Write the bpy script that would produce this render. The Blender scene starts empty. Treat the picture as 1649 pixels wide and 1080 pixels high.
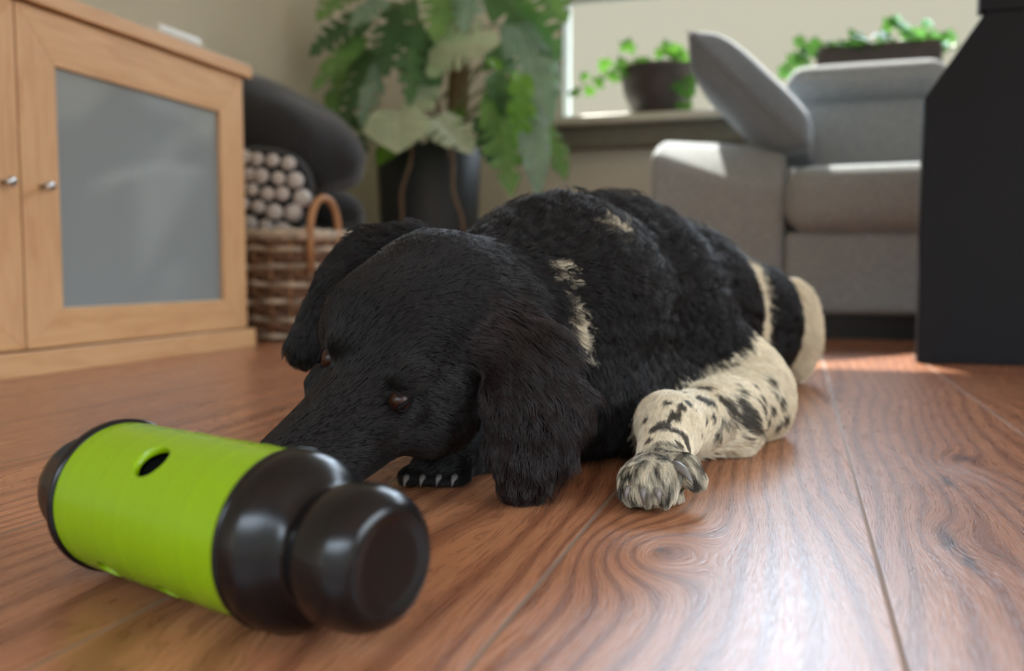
import bpy, bmesh, math, random
import numpy as np
from mathutils import Vector, Matrix, Euler, Quaternion
from mathutils.bvhtree import BVHTree
from mathutils.kdtree import KDTree

PI = math.pi
scene = bpy.context.scene
COL = scene.collection
random.seed(7)
RNG = np.random.default_rng(11)
FUR_K = 1.5

# ------------------------------------------------------------------ camera
FPX, CAM_H = 1450.0, 0.19                     # focal length in pixels of a 1649 px wide frame, lens height
PITCH = math.atan(103 / FPX)
YAW = math.atan(461 * math.cos(PITCH) / FPX)
cam_data = bpy.data.cameras.new('camera')
cam_data.sensor_width = 36.0
cam_data.lens = FPX / 1649 * 36.0
cam_data.clip_start = 0.02
cam_data.dof.use_dof = True
cam_data.dof.focus_distance = 0.70
cam_data.dof.aperture_fstop = 4.0
cam = bpy.data.objects.new('camera', cam_data)
cam.location = (0, 0, CAM_H)
cam.rotation_euler = (PI / 2 - PITCH, 0, YAW)
COL.objects.link(cam)
scene.camera = cam

# ------------------------------------------------------------------ colour management
scene.view_settings.view_transform = 'Standard'
scene.view_settings.look = 'None'
scene.view_settings.exposure = 0.0
scene.view_settings.gamma = 1.0
scene.view_settings.use_curve_mapping = False
scene.cycles.max_bounces = 8
scene.cycles.diffuse_bounces = 4
scene.cycles.glossy_bounces = 4
scene.cycles.transparent_max_bounces = 12
scene.cycles.sample_clamp_indirect = 4.0

# ------------------------------------------------------------------ world: hazy bright sky, cream near the horizon
BACK_K = 0.5
CLOUD_GAP = tuple(Vector((-0.01, 1.0, 0.382)).normalized())
SKY_K = 50.0
SIDE_K = 3.8
world = bpy.data.worlds.new('sky')
scene.world = world
world.use_nodes = True
wn, wl = world.node_tree.nodes, world.node_tree.links
wn.clear()
w_out = wn.new('ShaderNodeOutputWorld')
w_bg = wn.new('ShaderNodeBackground')
w_tc = wn.new('ShaderNodeTexCoord')
w_sep = wn.new('ShaderNodeSeparateXYZ')
w_ramp = wn.new('ShaderNodeValToRGB')
wl.new(w_tc.outputs['Generated'], w_sep.inputs[0])
wl.new(w_sep.outputs['Z'], w_ramp.inputs[0])
# added fill: the sky behind the camera is brightened to light the room
w_back = wn.new('ShaderNodeMapRange'); w_back.clamp = True
w_back.inputs['From Min'].default_value = 0.2; w_back.inputs['From Max'].default_value = -0.5
w_back.inputs['To Min'].default_value = 0.0; w_back.inputs['To Max'].default_value = BACK_K
wl.new(w_sep.outputs['Y'], w_back.inputs['Value'])
w_mul = wn.new('ShaderNodeVectorMath'); w_mul.operation = 'MULTIPLY_ADD'
w_mul.inputs[1].default_value = (0.90 / SKY_K, 1.0 / SKY_K, 1.08 / SKY_K)
wl.new(w_back.outputs['Result'], w_mul.inputs[0]); wl.new(w_ramp.outputs[0], w_mul.inputs[2])
# brighter open sky on the right hand side of the house
w_side = wn.new('ShaderNodeMapRange'); w_side.clamp = True
w_side.inputs['From Min'].default_value = 0.75; w_side.inputs['From Max'].default_value = 0.95
w_side.inputs['To Min'].default_value = 0.0; w_side.inputs['To Max'].default_value = SIDE_K
wl.new(w_sep.outputs['X'], w_side.inputs['Value'])
w_mul2 = wn.new('ShaderNodeVectorMath'); w_mul2.operation = 'MULTIPLY_ADD'
w_mul2.inputs[1].default_value = (0.95 / SKY_K, 1.0 / SKY_K, 1.02 / SKY_K)
wl.new(w_side.outputs['Result'], w_mul2.inputs[0]); wl.new(w_mul.outputs[0], w_mul2.inputs[2])
w_mul = w_mul2
# a bright blue-white break in the clouds, about 20 degrees up beyond the window
w_dot = wn.new('ShaderNodeVectorMath'); w_dot.operation = 'DOT_PRODUCT'
w_dot.inputs[1].default_value = CLOUD_GAP
w_gap = wn.new('ShaderNodeMapRange'); w_gap.interpolation_type = 'SMOOTHSTEP'
w_gap.inputs['From Min'].default_value = math.cos(math.radians(4.8)); w_gap.inputs['From Max'].default_value = math.cos(math.radians(1.5))
w_gap.inputs['To Min'].default_value = 0.0; w_gap.inputs['To Max'].default_value = 1.0
wl.new(w_tc.outputs['Generated'], w_dot.inputs[0]); wl.new(w_dot.outputs['Value'], w_gap.inputs['Value'])
w_add = wn.new('ShaderNodeVectorMath'); w_add.operation = 'MULTIPLY_ADD'
w_add.inputs[1].default_value = (0.22, 0.29, 0.36)
wl.new(w_gap.outputs['Result'], w_add.inputs[0]); wl.new(w_mul.outputs[0], w_add.inputs[2])
wl.new(w_add.outputs[0], w_bg.inputs['Color'])
wl.new(w_bg.outputs[0], w_out.inputs['Surface'])
w_bg.inputs['Strength'].default_value = SKY_K
el = w_ramp.color_ramp.elements
el[0].position = 0.0
el[0].color = (0.48 / SKY_K, 0.44 / SKY_K, 0.33 / SKY_K, 1)
el[1].position = 1.0
el[1].color = (0.80, 0.92, 1.0, 1)
e = el.new(0.02); e.color = (0.585 / SKY_K, 0.565 / SKY_K, 0.44 / SKY_K, 1)
e = el.new(0.29); e.color = (0.585 / SKY_K, 0.57 / SKY_K, 0.45 / SKY_K, 1)
e = el.new(0.50); e.color = (0.19, 0.225, 0.265, 1)

# ------------------------------------------------------------------ sun from behind the sofa, high and to the left
sun_d = bpy.data.lights.new('sun', 'SUN')
sun_d.energy = 20.0
sun_d.angle = math.radians(1.0)
sun_d.color = (1.0, 0.93, 0.82)
sun = bpy.data.objects.new('sun', sun_d)
SUN_DIR = Vector((0.35, -0.85, -1.0)).normalized()     # direction the light travels
sun.rotation_euler = SUN_DIR.to_track_quat('-Z', 'Y').to_euler()
sun.location = (-2, 6, 6)
COL.objects.link(sun)

# ------------------------------------------------------------------ daylight through the openings (portals guide the sky light)
def portal(name, loc, rot, sx, sy):
    d = bpy.data.lights.new(name, 'AREA')
    d.shape = 'RECTANGLE'; d.size = sx; d.size_y = sy
    d.cycles.is_portal = True
    o = bpy.data.objects.new(name, d)
    o.location = loc; o.rotation_euler = rot
    COL.objects.link(o)

# room dimensions
X_LEFT, X_RIGHT, Y_BACK, Y_FRONT, Z_CEIL = -1.76, 3.0, 3.66, -2.2, 2.5
WIN_Z0, WIN_Z1 = 0.80, 2.30

# ------------------------------------------------------------------ picture <-> room helpers
_R = Vector((math.cos(YAW), math.sin(YAW), 0))
_FH = Vector((-math.sin(YAW), math.cos(YAW), 0))
_F = _FH * math.cos(PITCH) + Vector((0, 0, -math.sin(PITCH)))
_U = _FH * math.sin(PITCH) + Vector((0, 0, math.cos(PITCH)))
_C = Vector((0, 0, CAM_H))
def ray(px, py): return _F + _R * ((px - 824.5) / FPX) - _U * ((py - 540) / FPX)
def at(px, py, d): return _C + ray(px, py) * d
def fl(px, py, z=0.0):
    r = ray(px, py); return _C + r * ((z - CAM_H) / r.z)
def onX(px, py, x):
    r = ray(px, py); return _C + r * (x / r.x)
def onY(px, py, y):
    r = ray(px, py); return _C + r * (y / r.y)
WIN_X0 = onY(905, 190, Y_BACK).x
WIN_X1 = 2.3
portal('window_daylight', ((WIN_X0 + WIN_X1) / 2, Y_BACK + 0.12, (WIN_Z0 + WIN_Z1) / 2), (-PI / 2, 0, 0), WIN_X1 - WIN_X0, WIN_Z1 - WIN_Z0)
portal('front_fill_portal', (0.3, Y_FRONT - 0.02, 1.15), (PI / 2, 0, 0), X_RIGHT - X_LEFT - 0.1, 1.95)  # portal of the unseen front opening, added as fill from behind the camera

portal('side_daylight', (X_RIGHT + 0.12, 0.3, 1.55), (0, PI / 2, 0), 1.5, 2.8)

# ------------------------------------------------------------------ mesh helpers
def link_mesh(name, me, mat=None, parent=None, smooth=True):
    o = bpy.data.objects.new(name, me)
    COL.objects.link(o)
    if mat is not None:
        for m in (mat if isinstance(mat, (list, tuple)) else [mat]): me.materials.append(m)
    if smooth: me.polygons.foreach_set('use_smooth', [True] * len(me.polygons))
    if parent is not None:
        o.parent = parent
    return o

def wmat(o):
    m = Matrix.Translation(o.location) @ o.rotation_euler.to_matrix().to_4x4()
    return wmat(o.parent) @ m if o.parent is not None else m

def obj(name, bm, mat=None, parent=None, smooth=False, bevel=0.0, segs=3, subsurf=0):
    """Link a bmesh (given in the room's coordinates) as one mesh object; parts keep their place under the parent."""
    me = bpy.data.meshes.new(name)
    if parent is not None:
        bm.transform(wmat(parent).inverted())
    bm.normal_update()
    bm.to_mesh(me); bm.free()
    o = link_mesh(name, me, mat, parent, smooth)
    if bevel > 0:
        m = o.modifiers.new('bevel', 'BEVEL'); m.width = bevel; m.segments = segs; m.limit_method = 'ANGLE'
        m.angle_limit = math.radians(35)
        me.polygons.foreach_set('use_smooth', [True] * len(me.polygons))
        w = o.modifiers.new('wn', 'WEIGHTED_NORMAL'); w.keep_sharp = False
    if subsurf:
        m = o.modifiers.new('sub', 'SUBSURF'); m.levels = subsurf; m.render_levels = subsurf
    return o

def empty(name, loc, label=None, cat=None, group=None, rotz=0.0, parent=None):
    o = bpy.data.objects.new(name, None)
    o.empty_display_size = 0.05
    o.location = loc; o.rotation_euler = (0, 0, rotz)
    COL.objects.link(o)
    if parent is not None:
        o.parent = parent; o.location = wmat(parent).inverted() @ Vector(loc)
    tag(o, label, cat, group)
    return o

def tag(o, label=None, cat=None, group=None, kind=None):
    if label: o['label'] = label
    if cat: o['category'] = cat
    if group: o['group'] = group
    if kind: o['kind'] = kind
    return o

def B(): return bmesh.new()

def add_box(bm, x0, x1, y0, y1, z0, z1, mi=0):
    v = [bm.verts.new((x, y, z)) for x in (x0, x1) for y in (y0, y1) for z in (z0, z1)]
    for a in ((0, 1, 3, 2), (4, 6, 7, 5), (0, 4, 5, 1), (2, 3, 7, 6), (0, 2, 6, 4), (1, 5, 7, 3)):
        f = bm.faces.new([v[i] for i in a]); f.material_index = mi
    return v

def add_prism(bm, pts, ext):
    """pts: list of 3D points of a planar polygon, extruded along ext."""
    a = [bm.verts.new(p) for p in pts]
    b = [bm.verts.new(Vector(p) + Vector(ext)) for p in pts]
    n = len(a)
    bm.faces.new(a); bm.faces.new(b[::-1])
    for i in range(n):
        bm.faces.new((a[i], b[i], b[(i + 1) % n], a[(i + 1) % n]))
    bmesh.ops.recalc_face_normals(bm, faces=bm.faces)

def add_tube(bm, pts, r, n=8, caps=True, mi=0):
    pts = [Vector(p) for p in pts]
    m = len(pts)
    rr = r if isinstance(r, (list, tuple)) else [r] * m
    rings, up = [], None
    for i, p in enumerate(pts):
        t = (pts[min(i + 1, m - 1)] - pts[max(i - 1, 0)]).normalized()
        if up is None:
            up = t.orthogonal().normalized()
        else:
            up = (up - t * up.dot(t))
            up = up.normalized() if up.length > 1e-6 else t.orthogonal().normalized()
        s = t.cross(up)
        rings.append([bm.verts.new(p + (up * math.cos(2 * PI * k / n) + s * math.sin(2 * PI * k / n)) * rr[i]) for k in range(n)])
    for i in range(m - 1):
        for k in range(n):
            f = bm.faces.new((rings[i][k], rings[i][(k + 1) % n], rings[i + 1][(k + 1) % n], rings[i + 1][k]))
            f.material_index = mi; f.smooth = True
    if caps:
        for rg in (rings[0][::-1], rings[-1]):
            f = bm.faces.new(rg); f.material_index = mi

def add_lathe(bm, prof, mat4=None, n=64, closed=False):
    """prof: list of (radius, height) along local Z."""
    rings = []
    for r, h in prof:
        if r < 1e-6:
            rings.append([bm.verts.new((0, 0, h))])
        else:
            rings.append([bm.verts.new((r * math.cos(2 * PI * k / n), r * math.sin(2 * PI * k / n), h)) for k in range(n)])
    pairs = list(zip(rings[:-1], rings[1:]))
    if closed: pairs.append((rings[-1], rings[0]))
    for a, b in pairs:
        for k in range(n):
            k2 = (k + 1) % n
            if len(a) == 1 and len(b) == 1: continue
            if len(a) == 1: bm.faces.new((a[0], b[k2], b[k]))
            elif len(b) == 1: bm.faces.new((a[k], a[k2], b[0]))
            else: bm.faces.new((a[k], a[k2], b[k2], b[k]))
    if mat4 is not None: bm.transform(mat4)
    bmesh.ops.recalc_face_normals(bm, faces=bm.faces)

def add_ball(bm, c, r, u=12, v=8, mi=0, scale=(1, 1, 1)):
    d = bmesh.ops.create_uvsphere(bm, u_segments=u, v_segments=v, radius=r,
                                  matrix=Matrix.Translation(Vector(c)) @ Matrix.Diagonal(Vector((*scale, 1))))
    for vv in d['verts']:
        for f in vv.link_faces: f.material_index = mi; f.smooth = True

# ------------------------------------------------------------------ material helpers
def srgb(r, g, b):
    def c(v):
        v /= 255.0
        return v / 12.92 if v <= 0.04045 else ((v + 0.055) / 1.055) ** 2.4
    return (c(r), c(g), c(b), 1)

def new_mat(name):
    m = bpy.data.materials.new(name); m.use_nodes = True
    nt = m.node_tree; nt.nodes.clear()
    out = nt.nodes.new('ShaderNodeOutputMaterial')
    bs = nt.nodes.new('ShaderNodeBsdfPrincipled')
    nt.links.new(bs.outputs[0], out.inputs[0])
    return m, nt, bs, out

class NT:
    """Small wiring helper."""
    def __init__(self, nt): self.nt = nt
    def n(self, t, **kw):
        x = self.nt.nodes.new(t)
        for k, v in kw.items(): setattr(x, k, v)
        return x
    def l(self, a, b): self.nt.links.new(a, b)
    def val(self, sock, v):
        if isinstance(v, (int, float)): sock.default_value = v
        elif isinstance(v, (tuple, list)): sock.default_value = v
        else: self.l(v, sock)
    def math(self, op, a, b=0.0, c=None, clamp=False):
        m = self.n('ShaderNodeMath', operation=op); m.use_clamp = clamp
        self.val(m.inputs[0], a); self.val(m.inputs[1], b)
        if c is not None: self.val(m.inputs[2], c)
        return m.outputs[0]
    def noise(self, vec, scale, detail=3, rough=0.5, dist=0.0):
        m = self.n('ShaderNodeTexNoise')
        if vec is not None: self.l(vec, m.inputs['Vector'])
        m.inputs['Scale'].default_value = scale; m.inputs['Detail'].default_value = detail
        m.inputs['Roughness'].default_value = rough; m.inputs['Distortion'].default_value = dist
        return m.outputs['Fac']
    def ramp(self, fac, stops):
        m = self.n('ShaderNodeValToRGB')
        self.l(fac, m.inputs[0])
        els = m.color_ramp.elements
        els[0].position, els[0].color = stops[0]
        els[1].position, els[1].color = stops[-1]
        for p, c in stops[1:-1]:
            q = els.new(p); q.color = c
        return m.outputs[0]
    def mixc(self, fac, a, b, mode='MIX'):
        m = self.n('ShaderNodeMix', data_type='RGBA', blend_type=mode)
        self.val(m.inputs[0], fac); self.val(m.inputs[6], a); self.val(m.inputs[7], b)
        return m.outputs[2]
    def bump(self, h, strength, dist, normal=None):
        m = self.n('ShaderNodeBump')
        m.inputs['Strength'].default_value = strength; m.inputs['Distance'].default_value = dist
        self.l(h, m.inputs['Height'])
        if normal is not None: self.l(normal, m.inputs['Normal'])
        return m.outputs[0]
    def objco(self): return self.n('ShaderNodeTexCoord').outputs['Object']
    def mapping(self, vec, scale=(1, 1, 1), loc=(0, 0, 0), rot=(0, 0, 0)):
        m = self.n('ShaderNodeMapping')
        self.l(vec, m.inputs[0]); m.inputs['Scale'].default_value = scale
        m.inputs['Location'].default_value = loc; m.inputs['Rotation'].default_value = rot
        return m.outputs[0]

def simple(name, col, rough=0.5, var=0.12, vscale=20.0, bump=0.0, bscale=200.0, metallic=0.0, spec=0.5, **kw):
    m, nt, bs, out = new_mat(name)
    g = NT(nt); co = g.objco()
    f = g.noise(co, vscale, 4)
    lo = tuple(c * (1 - var) for c in col[:3]) + (1,); hi = tuple(min(1, c * (1 + var)) for c in col[:3]) + (1,)
    g.l(g.ramp(f, [(0.3, lo), (0.7, hi)]), bs.inputs['Base Color'])
    bs.inputs['Roughness'].default_value = rough
    bs.inputs['Metallic'].default_value = metallic
    bs.inputs['Specular IOR Level'].default_value = spec
    if bump > 0:
        g.l(g.bump(g.noise(co, bscale, 3), bump, 0.002), bs.inputs['Normal'])
    for k, v in kw.items(): bs.inputs[k.replace('_', ' ')].default_value = v
    return m

def wood(name, base, dark, scale=(3, 3, 30), rough=0.4, stripe=8.0, axis_rot=(0, 0, 0)):
    m, nt, bs, out = new_mat(name)
    g = NT(nt); co = g.mapping(g.objco(), scale=scale, rot=axis_rot)
    f = g.noise(co, stripe, 6, 0.55, 0.6)
    g.l(g.ramp(f, [(0.32, dark), (0.62, base)]), bs.inputs['Base Color'])
    bs.inputs['Roughness'].default_value = rough
    g.l(g.bump(f, 0.04, 0.002), bs.inputs['Normal'])
    return m

# ================================================================== THE ROOM
# ---- floor: reddish brown laminate planks running along +Y, 0.20 m wide
PLANK_W, SEAM_X = 0.2003, 0.0535
def floor_material():
    m, nt, bs, out = new_mat('laminate_planks')
    g = NT(nt); co = g.objco()
    sep = g.n('ShaderNodeSeparateXYZ'); g.l(co, sep.inputs[0])
    X, Y = sep.outputs[0], sep.outputs[1]
    u = g.math('DIVIDE', g.math('SUBTRACT', X, SEAM_X), PLANK_W)
    pid = g.math('FLOOR', u)
    fu = g.math('SUBTRACT', u, pid)
    wn_ = g.n('ShaderNodeTexWhiteNoise', noise_dimensions='1D'); g.l(pid, wn_.inputs['W'])
    rnd = wn_.outputs['Value']
    # end joints, each row shifted
    yo = g.math('ADD', g.math('DIVIDE', Y, 2.6), g.math('MULTIPLY', rnd, 0.15))
    yid = g.math('FLOOR', yo)
    fy = g.math('SUBTRACT', yo, yid)
    wn2 = g.n('ShaderNodeTexWhiteNoise', noise_dimensions='2D')
    cmb = g.n('ShaderNodeCombineXYZ'); g.l(pid, cmb.inputs[0]); g.l(yid, cmb.inputs[1]); g.l(cmb.outputs[0], wn2.inputs['Vector'])
    tone = wn2.outputs['Value']
    # per plank shifted coordinates
    off = g.n('ShaderNodeCombineXYZ'); g.l(g.math('MULTIPLY', rnd, 7.0), off.inputs[0]); g.l(g.math('MULTIPLY', tone, 9.0), off.inputs[1]); g.l(pid, off.inputs[2])
    va = g.n('ShaderNodeVectorMath', operation='ADD'); g.l(co, va.inputs[0]); g.l(off.outputs[0], va.inputs[1])
    pc = va.outputs[0]
    # growth ring field: X across the plank, bent by slow noise and by knots
    slow = g.noise(g.mapping(pc, scale=(2.2, 0.42, 1)), 2.0, 1, 0.4)
    med = g.noise(g.mapping(pc, scale=(12, 1.6, 1)), 2.0, 2, 0.5)
    ring = g.math('ADD', g.math('MULTIPLY', g.math('SUBTRACT', slow, 0.5), 0.7), g.math('MULTIPLY', g.math('SUBTRACT', med, 0.5), 0.05))
    ring = g.math('ADD', ring, g.math('MULTIPLY', X, 2.6))
    knotdark = None
    for (px, py, amp, s, ky) in KNOTS:
        kp = fl(px, py)
        dx = g.math('SUBTRACT', X, kp.x); dy = g.math('MULTIPLY', g.math('SUBTRACT', Y, kp.y), ky)
        r2 = g.math('ADD', g.math('MULTIPLY', dx, dx), g.math('MULTIPLY', dy, dy))
        bell = g.math('EXPONENT', g.math('MULTIPLY', r2, -1.0 / (s * s)))
        ring = g.math('ADD', ring, g.math('MULTIPLY', bell, amp))
    for (px, py, sx, sy) in DARKS:
        kp = fl(px, py)
        wob = g.math('MULTIPLY', g.math('SUBTRACT', g.noise(g.mapping(co, scale=(1, 1, 1)), 60.0, 3), 0.5), 0.012)
        dx = g.math('DIVIDE', g.math('ADD', g.math('SUBTRACT', X, kp.x), wob), sx)
        dy = g.math('DIVIDE', g.math('SUBTRACT', Y, kp.y), sy)
        bell = g.math('EXPONENT', g.math('MULTIPLY', g.math('ADD', g.math('MULTIPLY', dx, dx), g.math('MULTIPLY', dy, dy)), -1.0))
        knotdark = bell if knotdark is None else g.math('MAXIMUM', knotdark, bell)
    bands = g.math('SINE', g.math('MULTIPLY', ring, 105.0))
    bands = g.math('MULTIPLY_ADD', bands, 0.5, 0.5)
    gco = g.n('ShaderNodeCombineXYZ'); g.l(g.math('MULTIPLY', ring, 0.45), gco.inputs[0]); g.l(g.math('ADD', Y, g.math('MULTIPLY', rnd, 9.0)), gco.inputs[1]); g.l(pid, gco.inputs[2])
    gc = gco.outputs[0]
    fine = g.noise(g.mapping(gc, scale=(620, 16, 1)), 1.0, 4, 0.6, 0.1)
    streak = g.noise(g.mapping(pc, scale=(26, 1.6, 1)), 1.0, 4, 0.6)
    base = g.mixc(g.ramp(tone, [(0.0, (0, 0, 0, 1)), (1.0, (1, 1, 1, 1))]), srgb(180, 122, 84), srgb(158, 106, 75))
    c = g.mixc(g.math('MULTIPLY', g.ramp(streak, [(0.35, (0, 0, 0, 1)), (0.7, (1, 1, 1, 1))]), 0.40), base, srgb(96, 52, 34))
    c = g.mixc(g.math('MULTIPLY', g.ramp(bands, [(0.45, (0, 0, 0, 1)), (1.0, (1, 1, 1, 1))]), 0.58), c, srgb(96, 53, 35))
    pores = g.ramp(fine, [(0.40, (1, 1, 1, 1)), (0.52, (0, 0, 0, 1))])
    c = g.mixc(g.math('MULTIPLY', pores, 0.32), c, srgb(70, 36, 25))
    c = g.mixc(g.math('MULTIPLY', knotdark, 0.85, clamp=True), c, srgb(38, 22, 20))
    # seams
    eu = g.math('MINIMUM', fu, g.math('SUBTRACT', 1.0, fu))
    ey = g.math('MULTIPLY', g.math('MINIMUM', fy, g.math('SUBTRACT', 1.0, fy)), 2.6 / PLANK_W)
    e_ = g.math('MINIMUM', eu, ey)
    seam = g.ramp(e_, [(0.0055, (1, 1, 1, 1)), (0.0105, (0, 0, 0, 1))])
    c = g.mixc(g.math('MULTIPLY', seam, 0.85), c, srgb(112, 92, 74))
    g.l(c, bs.inputs['Base Color'])
    ro = g.math('ADD', g.math('MULTIPLY_ADD', fine, 0.12, 0.22), g.math('MULTIPLY', seam, 0.4))
    g.l(ro, bs.inputs['Roughness'])
    bs.inputs['Specular IOR Level'].default_value = 0.5
    # embossing: short pores follow the rings
    dash = g.noise(g.mapping(gc, scale=(560, 60, 1)), 1.0, 2, 0.5, 0.1)
    h = g.math('ADD', g.math('MULTIPLY', g.ramp(dash, [(0.38, (0, 0, 0, 1)), (0.5, (1, 1, 1, 1))]), 0.6), g.math('MULTIPLY', bands, 0.10))
    h = g.math('SUBTRACT', h, g.math('MULTIPLY', seam, 1.5))
    g.l(g.bump(h, 0.30, 0.00035), bs.inputs['Normal'])
    return m

# knots that bend the grain (picture position, strength, size, squeeze along the plank) and dark cracks
KNOTS = [(1040, 885, 0.22, 0.038, 0.55), (1545, 745, 0.10, 0.03, 0.5), (1535, 870, 0.08, 0.03, 0.4)]
DARKS = [(1068, 886, 0.0050, 0.0022), (1068, 885, 0.0022, 0.005), (1552, 738, 0.010, 0.016), (1525, 775, 0.005, 0.02),
         (1528, 870, 0.006, 0.03), (1560, 900, 0.004, 0.03)]
M_FLOOR = floor_material()
bm = B(); add_box(bm, X_LEFT - 0.1, X_RIGHT + 0.1, Y_FRONT - 0.1, Y_BACK + 0.1, -0.05, 0.0)
tag(obj('floor', bm, M_FLOOR), 'reddish brown wood laminate floor', kind='structure')

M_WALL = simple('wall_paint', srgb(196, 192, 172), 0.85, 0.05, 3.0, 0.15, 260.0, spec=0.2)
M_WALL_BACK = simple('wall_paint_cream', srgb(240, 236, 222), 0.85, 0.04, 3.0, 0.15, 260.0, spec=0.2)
M_CEIL = simple('ceiling_paint', srgb(225, 222, 212), 0.9, 0.03, 3.0)
M_FRAME = simple('window_frame_paint', srgb(178, 184, 176), 0.45, 0.03, 6.0)
M_SILL = simple('window_sill_stone', srgb(205, 206, 192), 0.35, 0.06, 30.0)

def wall(name, boxes, mat, label):
    bm = B()
    for b in boxes: add_box(bm, *b)
    return tag(obj(name, bm, mat), label, kind='structure')
T = 0.14
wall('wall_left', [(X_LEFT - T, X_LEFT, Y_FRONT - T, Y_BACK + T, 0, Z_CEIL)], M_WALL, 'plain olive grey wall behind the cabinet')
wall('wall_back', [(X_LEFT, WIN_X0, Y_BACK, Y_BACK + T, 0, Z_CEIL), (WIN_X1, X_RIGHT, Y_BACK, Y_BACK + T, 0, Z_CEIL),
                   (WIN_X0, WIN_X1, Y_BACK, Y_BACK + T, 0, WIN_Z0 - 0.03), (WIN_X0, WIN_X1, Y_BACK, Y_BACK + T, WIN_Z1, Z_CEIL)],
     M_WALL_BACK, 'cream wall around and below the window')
wall('wall_right', [(X_RIGHT, X_RIGHT + T, Y_FRONT - T, -1.1, 0, Z_CEIL), (X_RIGHT, X_RIGHT + T, 1.7, Y_BACK + T, 0, Z_CEIL), (X_RIGHT, X_RIGHT + T, -1.1, 1.7, 0, 0.8), (X_RIGHT, X_RIGHT + T, -1.1, 1.7, 2.3, Z_CEIL)], M_WALL, 'wall on the right with a wide window opening')
wall('wall_front', [(X_LEFT, X_RIGHT, Y_FRONT - T, Y_FRONT, 1.95, Z_CEIL)], M_WALL, 'unseen wall strip over an opening added behind the camera for fill light')  # opening added for fill light; the strip above is lowered to limit it
wall('ceiling', [(X_LEFT - T, X_RIGHT + T, Y_FRONT - T, Y_BACK + T, Z_CEIL, Z_CEIL + 0.1)], M_CEIL, 'white painted ceiling')

def pane_material():
    m = bpy.data.materials.new('window_glass'); m.use_nodes = True
    nt = m.node_tree; nt.nodes.clear(); g = NT(nt)
    out = g.n('ShaderNodeOutputMaterial'); tr = g.n('ShaderNodeBsdfTransparent'); gl = g.n('ShaderNodeBsdfGlossy')
    gl.inputs['Roughness'].default_value = 0.02
    fr = g.n('ShaderNodeFresnel'); fr.inputs[0].default_value = 1.25
    mx = g.n('ShaderNodeMixShader'); g.l(fr.outputs[0], mx.inputs[0]); g.l(tr.outputs[0], mx.inputs[1]); g.l(gl.outputs[0], mx.inputs[2])
    g.l(mx.outputs[0], out.inputs[0]); return m
win = empty('window_1', ((WIN_X0 + WIN_X1) / 2, Y_BACK, WIN_Z0), 'wide bright window behind the sofa')
win['kind'] = 'structure'
fw = 0.05
TR_Z = 1.305
bm = B()
add_box(bm, WIN_X0 - 0.01, WIN_X0 + 0.006, Y_BACK - 0.008, Y_BACK + 0.13, WIN_Z0, WIN_Z1)
add_box(bm, WIN_X1 - fw, WIN_X1, Y_BACK + 0.04, Y_BACK + 0.13, WIN_Z0, WIN_Z1)
add_box(bm, WIN_X0 + 0.006, WIN_X1 - fw, Y_BACK + 0.05, Y_BACK + 0.12, WIN_Z1 - fw, WIN_Z1)
add_box(bm, WIN_X0 + 0.006, WIN_X1 - fw, Y_BACK + 0.05, Y_BACK + 0.12, WIN_Z0, WIN_Z0 + 0.02)
add_box(bm, WIN_X0 + 0.006, WIN_X1 - fw, Y_BACK + 0.05, Y_BACK + 0.12, TR_Z, TR_Z + 0.05)
obj('window_frame', bm, M_FRAME, win, bevel=0.004)
bm = B(); add_box(bm, WIN_X0 + 0.006, WIN_X1 - fw, Y_BACK + 0.083, Y_BACK + 0.088, WIN_Z0 + 0.02, TR_Z)
add_box(bm, WIN_X0 + 0.006, WIN_X1 - fw, Y_BACK + 0.083, Y_BACK + 0.088, TR_Z + 0.05, WIN_Z1 - fw)
obj('window_pane', bm, pane_material(), win)
bm = B(); add_box(bm, WIN_X0 - 0.10, WIN_X1 + 0.05, Y_BACK - 0.17, Y_BACK + 0.05, WIN_Z0 - 0.035, WIN_Z0)
obj('window_sill', bm, M_SILL, win, bevel=0.008)
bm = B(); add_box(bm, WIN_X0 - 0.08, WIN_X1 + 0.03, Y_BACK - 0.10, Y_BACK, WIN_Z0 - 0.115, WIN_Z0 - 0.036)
tag(obj('sill_shadow_1', bm, simple('sill_shadow_paint', srgb(120, 118, 104), 0.6), bevel=0.004), 'grey strip standing for the shadow under the window sill', kind='structure')  # darker strip that paints in the shadow below the sill
bm = B(); add_box(bm, X_LEFT, X_RIGHT, Y_BACK - 0.014, Y_BACK, 0, 0.07)
tag(obj('baseboard_back', bm, M_FRAME, bevel=0.003), 'pale baseboard under the window', kind='structure')
bm = B(); add_box(bm, X_LEFT, X_LEFT + 0.014, Y_FRONT, Y_BACK - 0.014, 0, 0.07)
tag(obj('baseboard_left', bm, M_FRAME, bevel=0.003), 'pale baseboard behind the cabinet', kind='structure')

# ================================================================== CABINET
M_BIRCH = wood('birch_veneer', srgb(214, 172, 128), srgb(200, 154, 110), (4, 4, 26), 0.38, 2.2)
M_BIRCH_Z = wood('birch_veneer_upright', srgb(214, 172, 128), srgb(200, 154, 110), (26, 26, 3), 0.38, 2.2)
M_BIRCH_Y = wood('birch_veneer_lying', srgb(214, 172, 126), srgb(200, 154, 108), (26, 3, 26), 0.38, 2.2)
M_STEEL = simple('brushed_steel', (0.55, 0.55, 0.55, 1), 0.28, 0.05, 60.0, metallic=1.0)
M_GAP = simple('dark_cabinet_gap', srgb(58, 42, 30), 0.8)
m, nt, bs, out = new_mat('frosted_glass'); g = NT(nt)
bs.inputs['Base Color'].default_value = srgb(140, 148, 150); bs.inputs['Roughness'].default_value = 0.07
bs.inputs['Specular IOR Level'].default_value = 0.9
g.l(g.bump(g.noise(g.objco(), 900.0, 2), 0.05, 0.0004), bs.inputs['Normal'])
M_FROST = m

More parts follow.
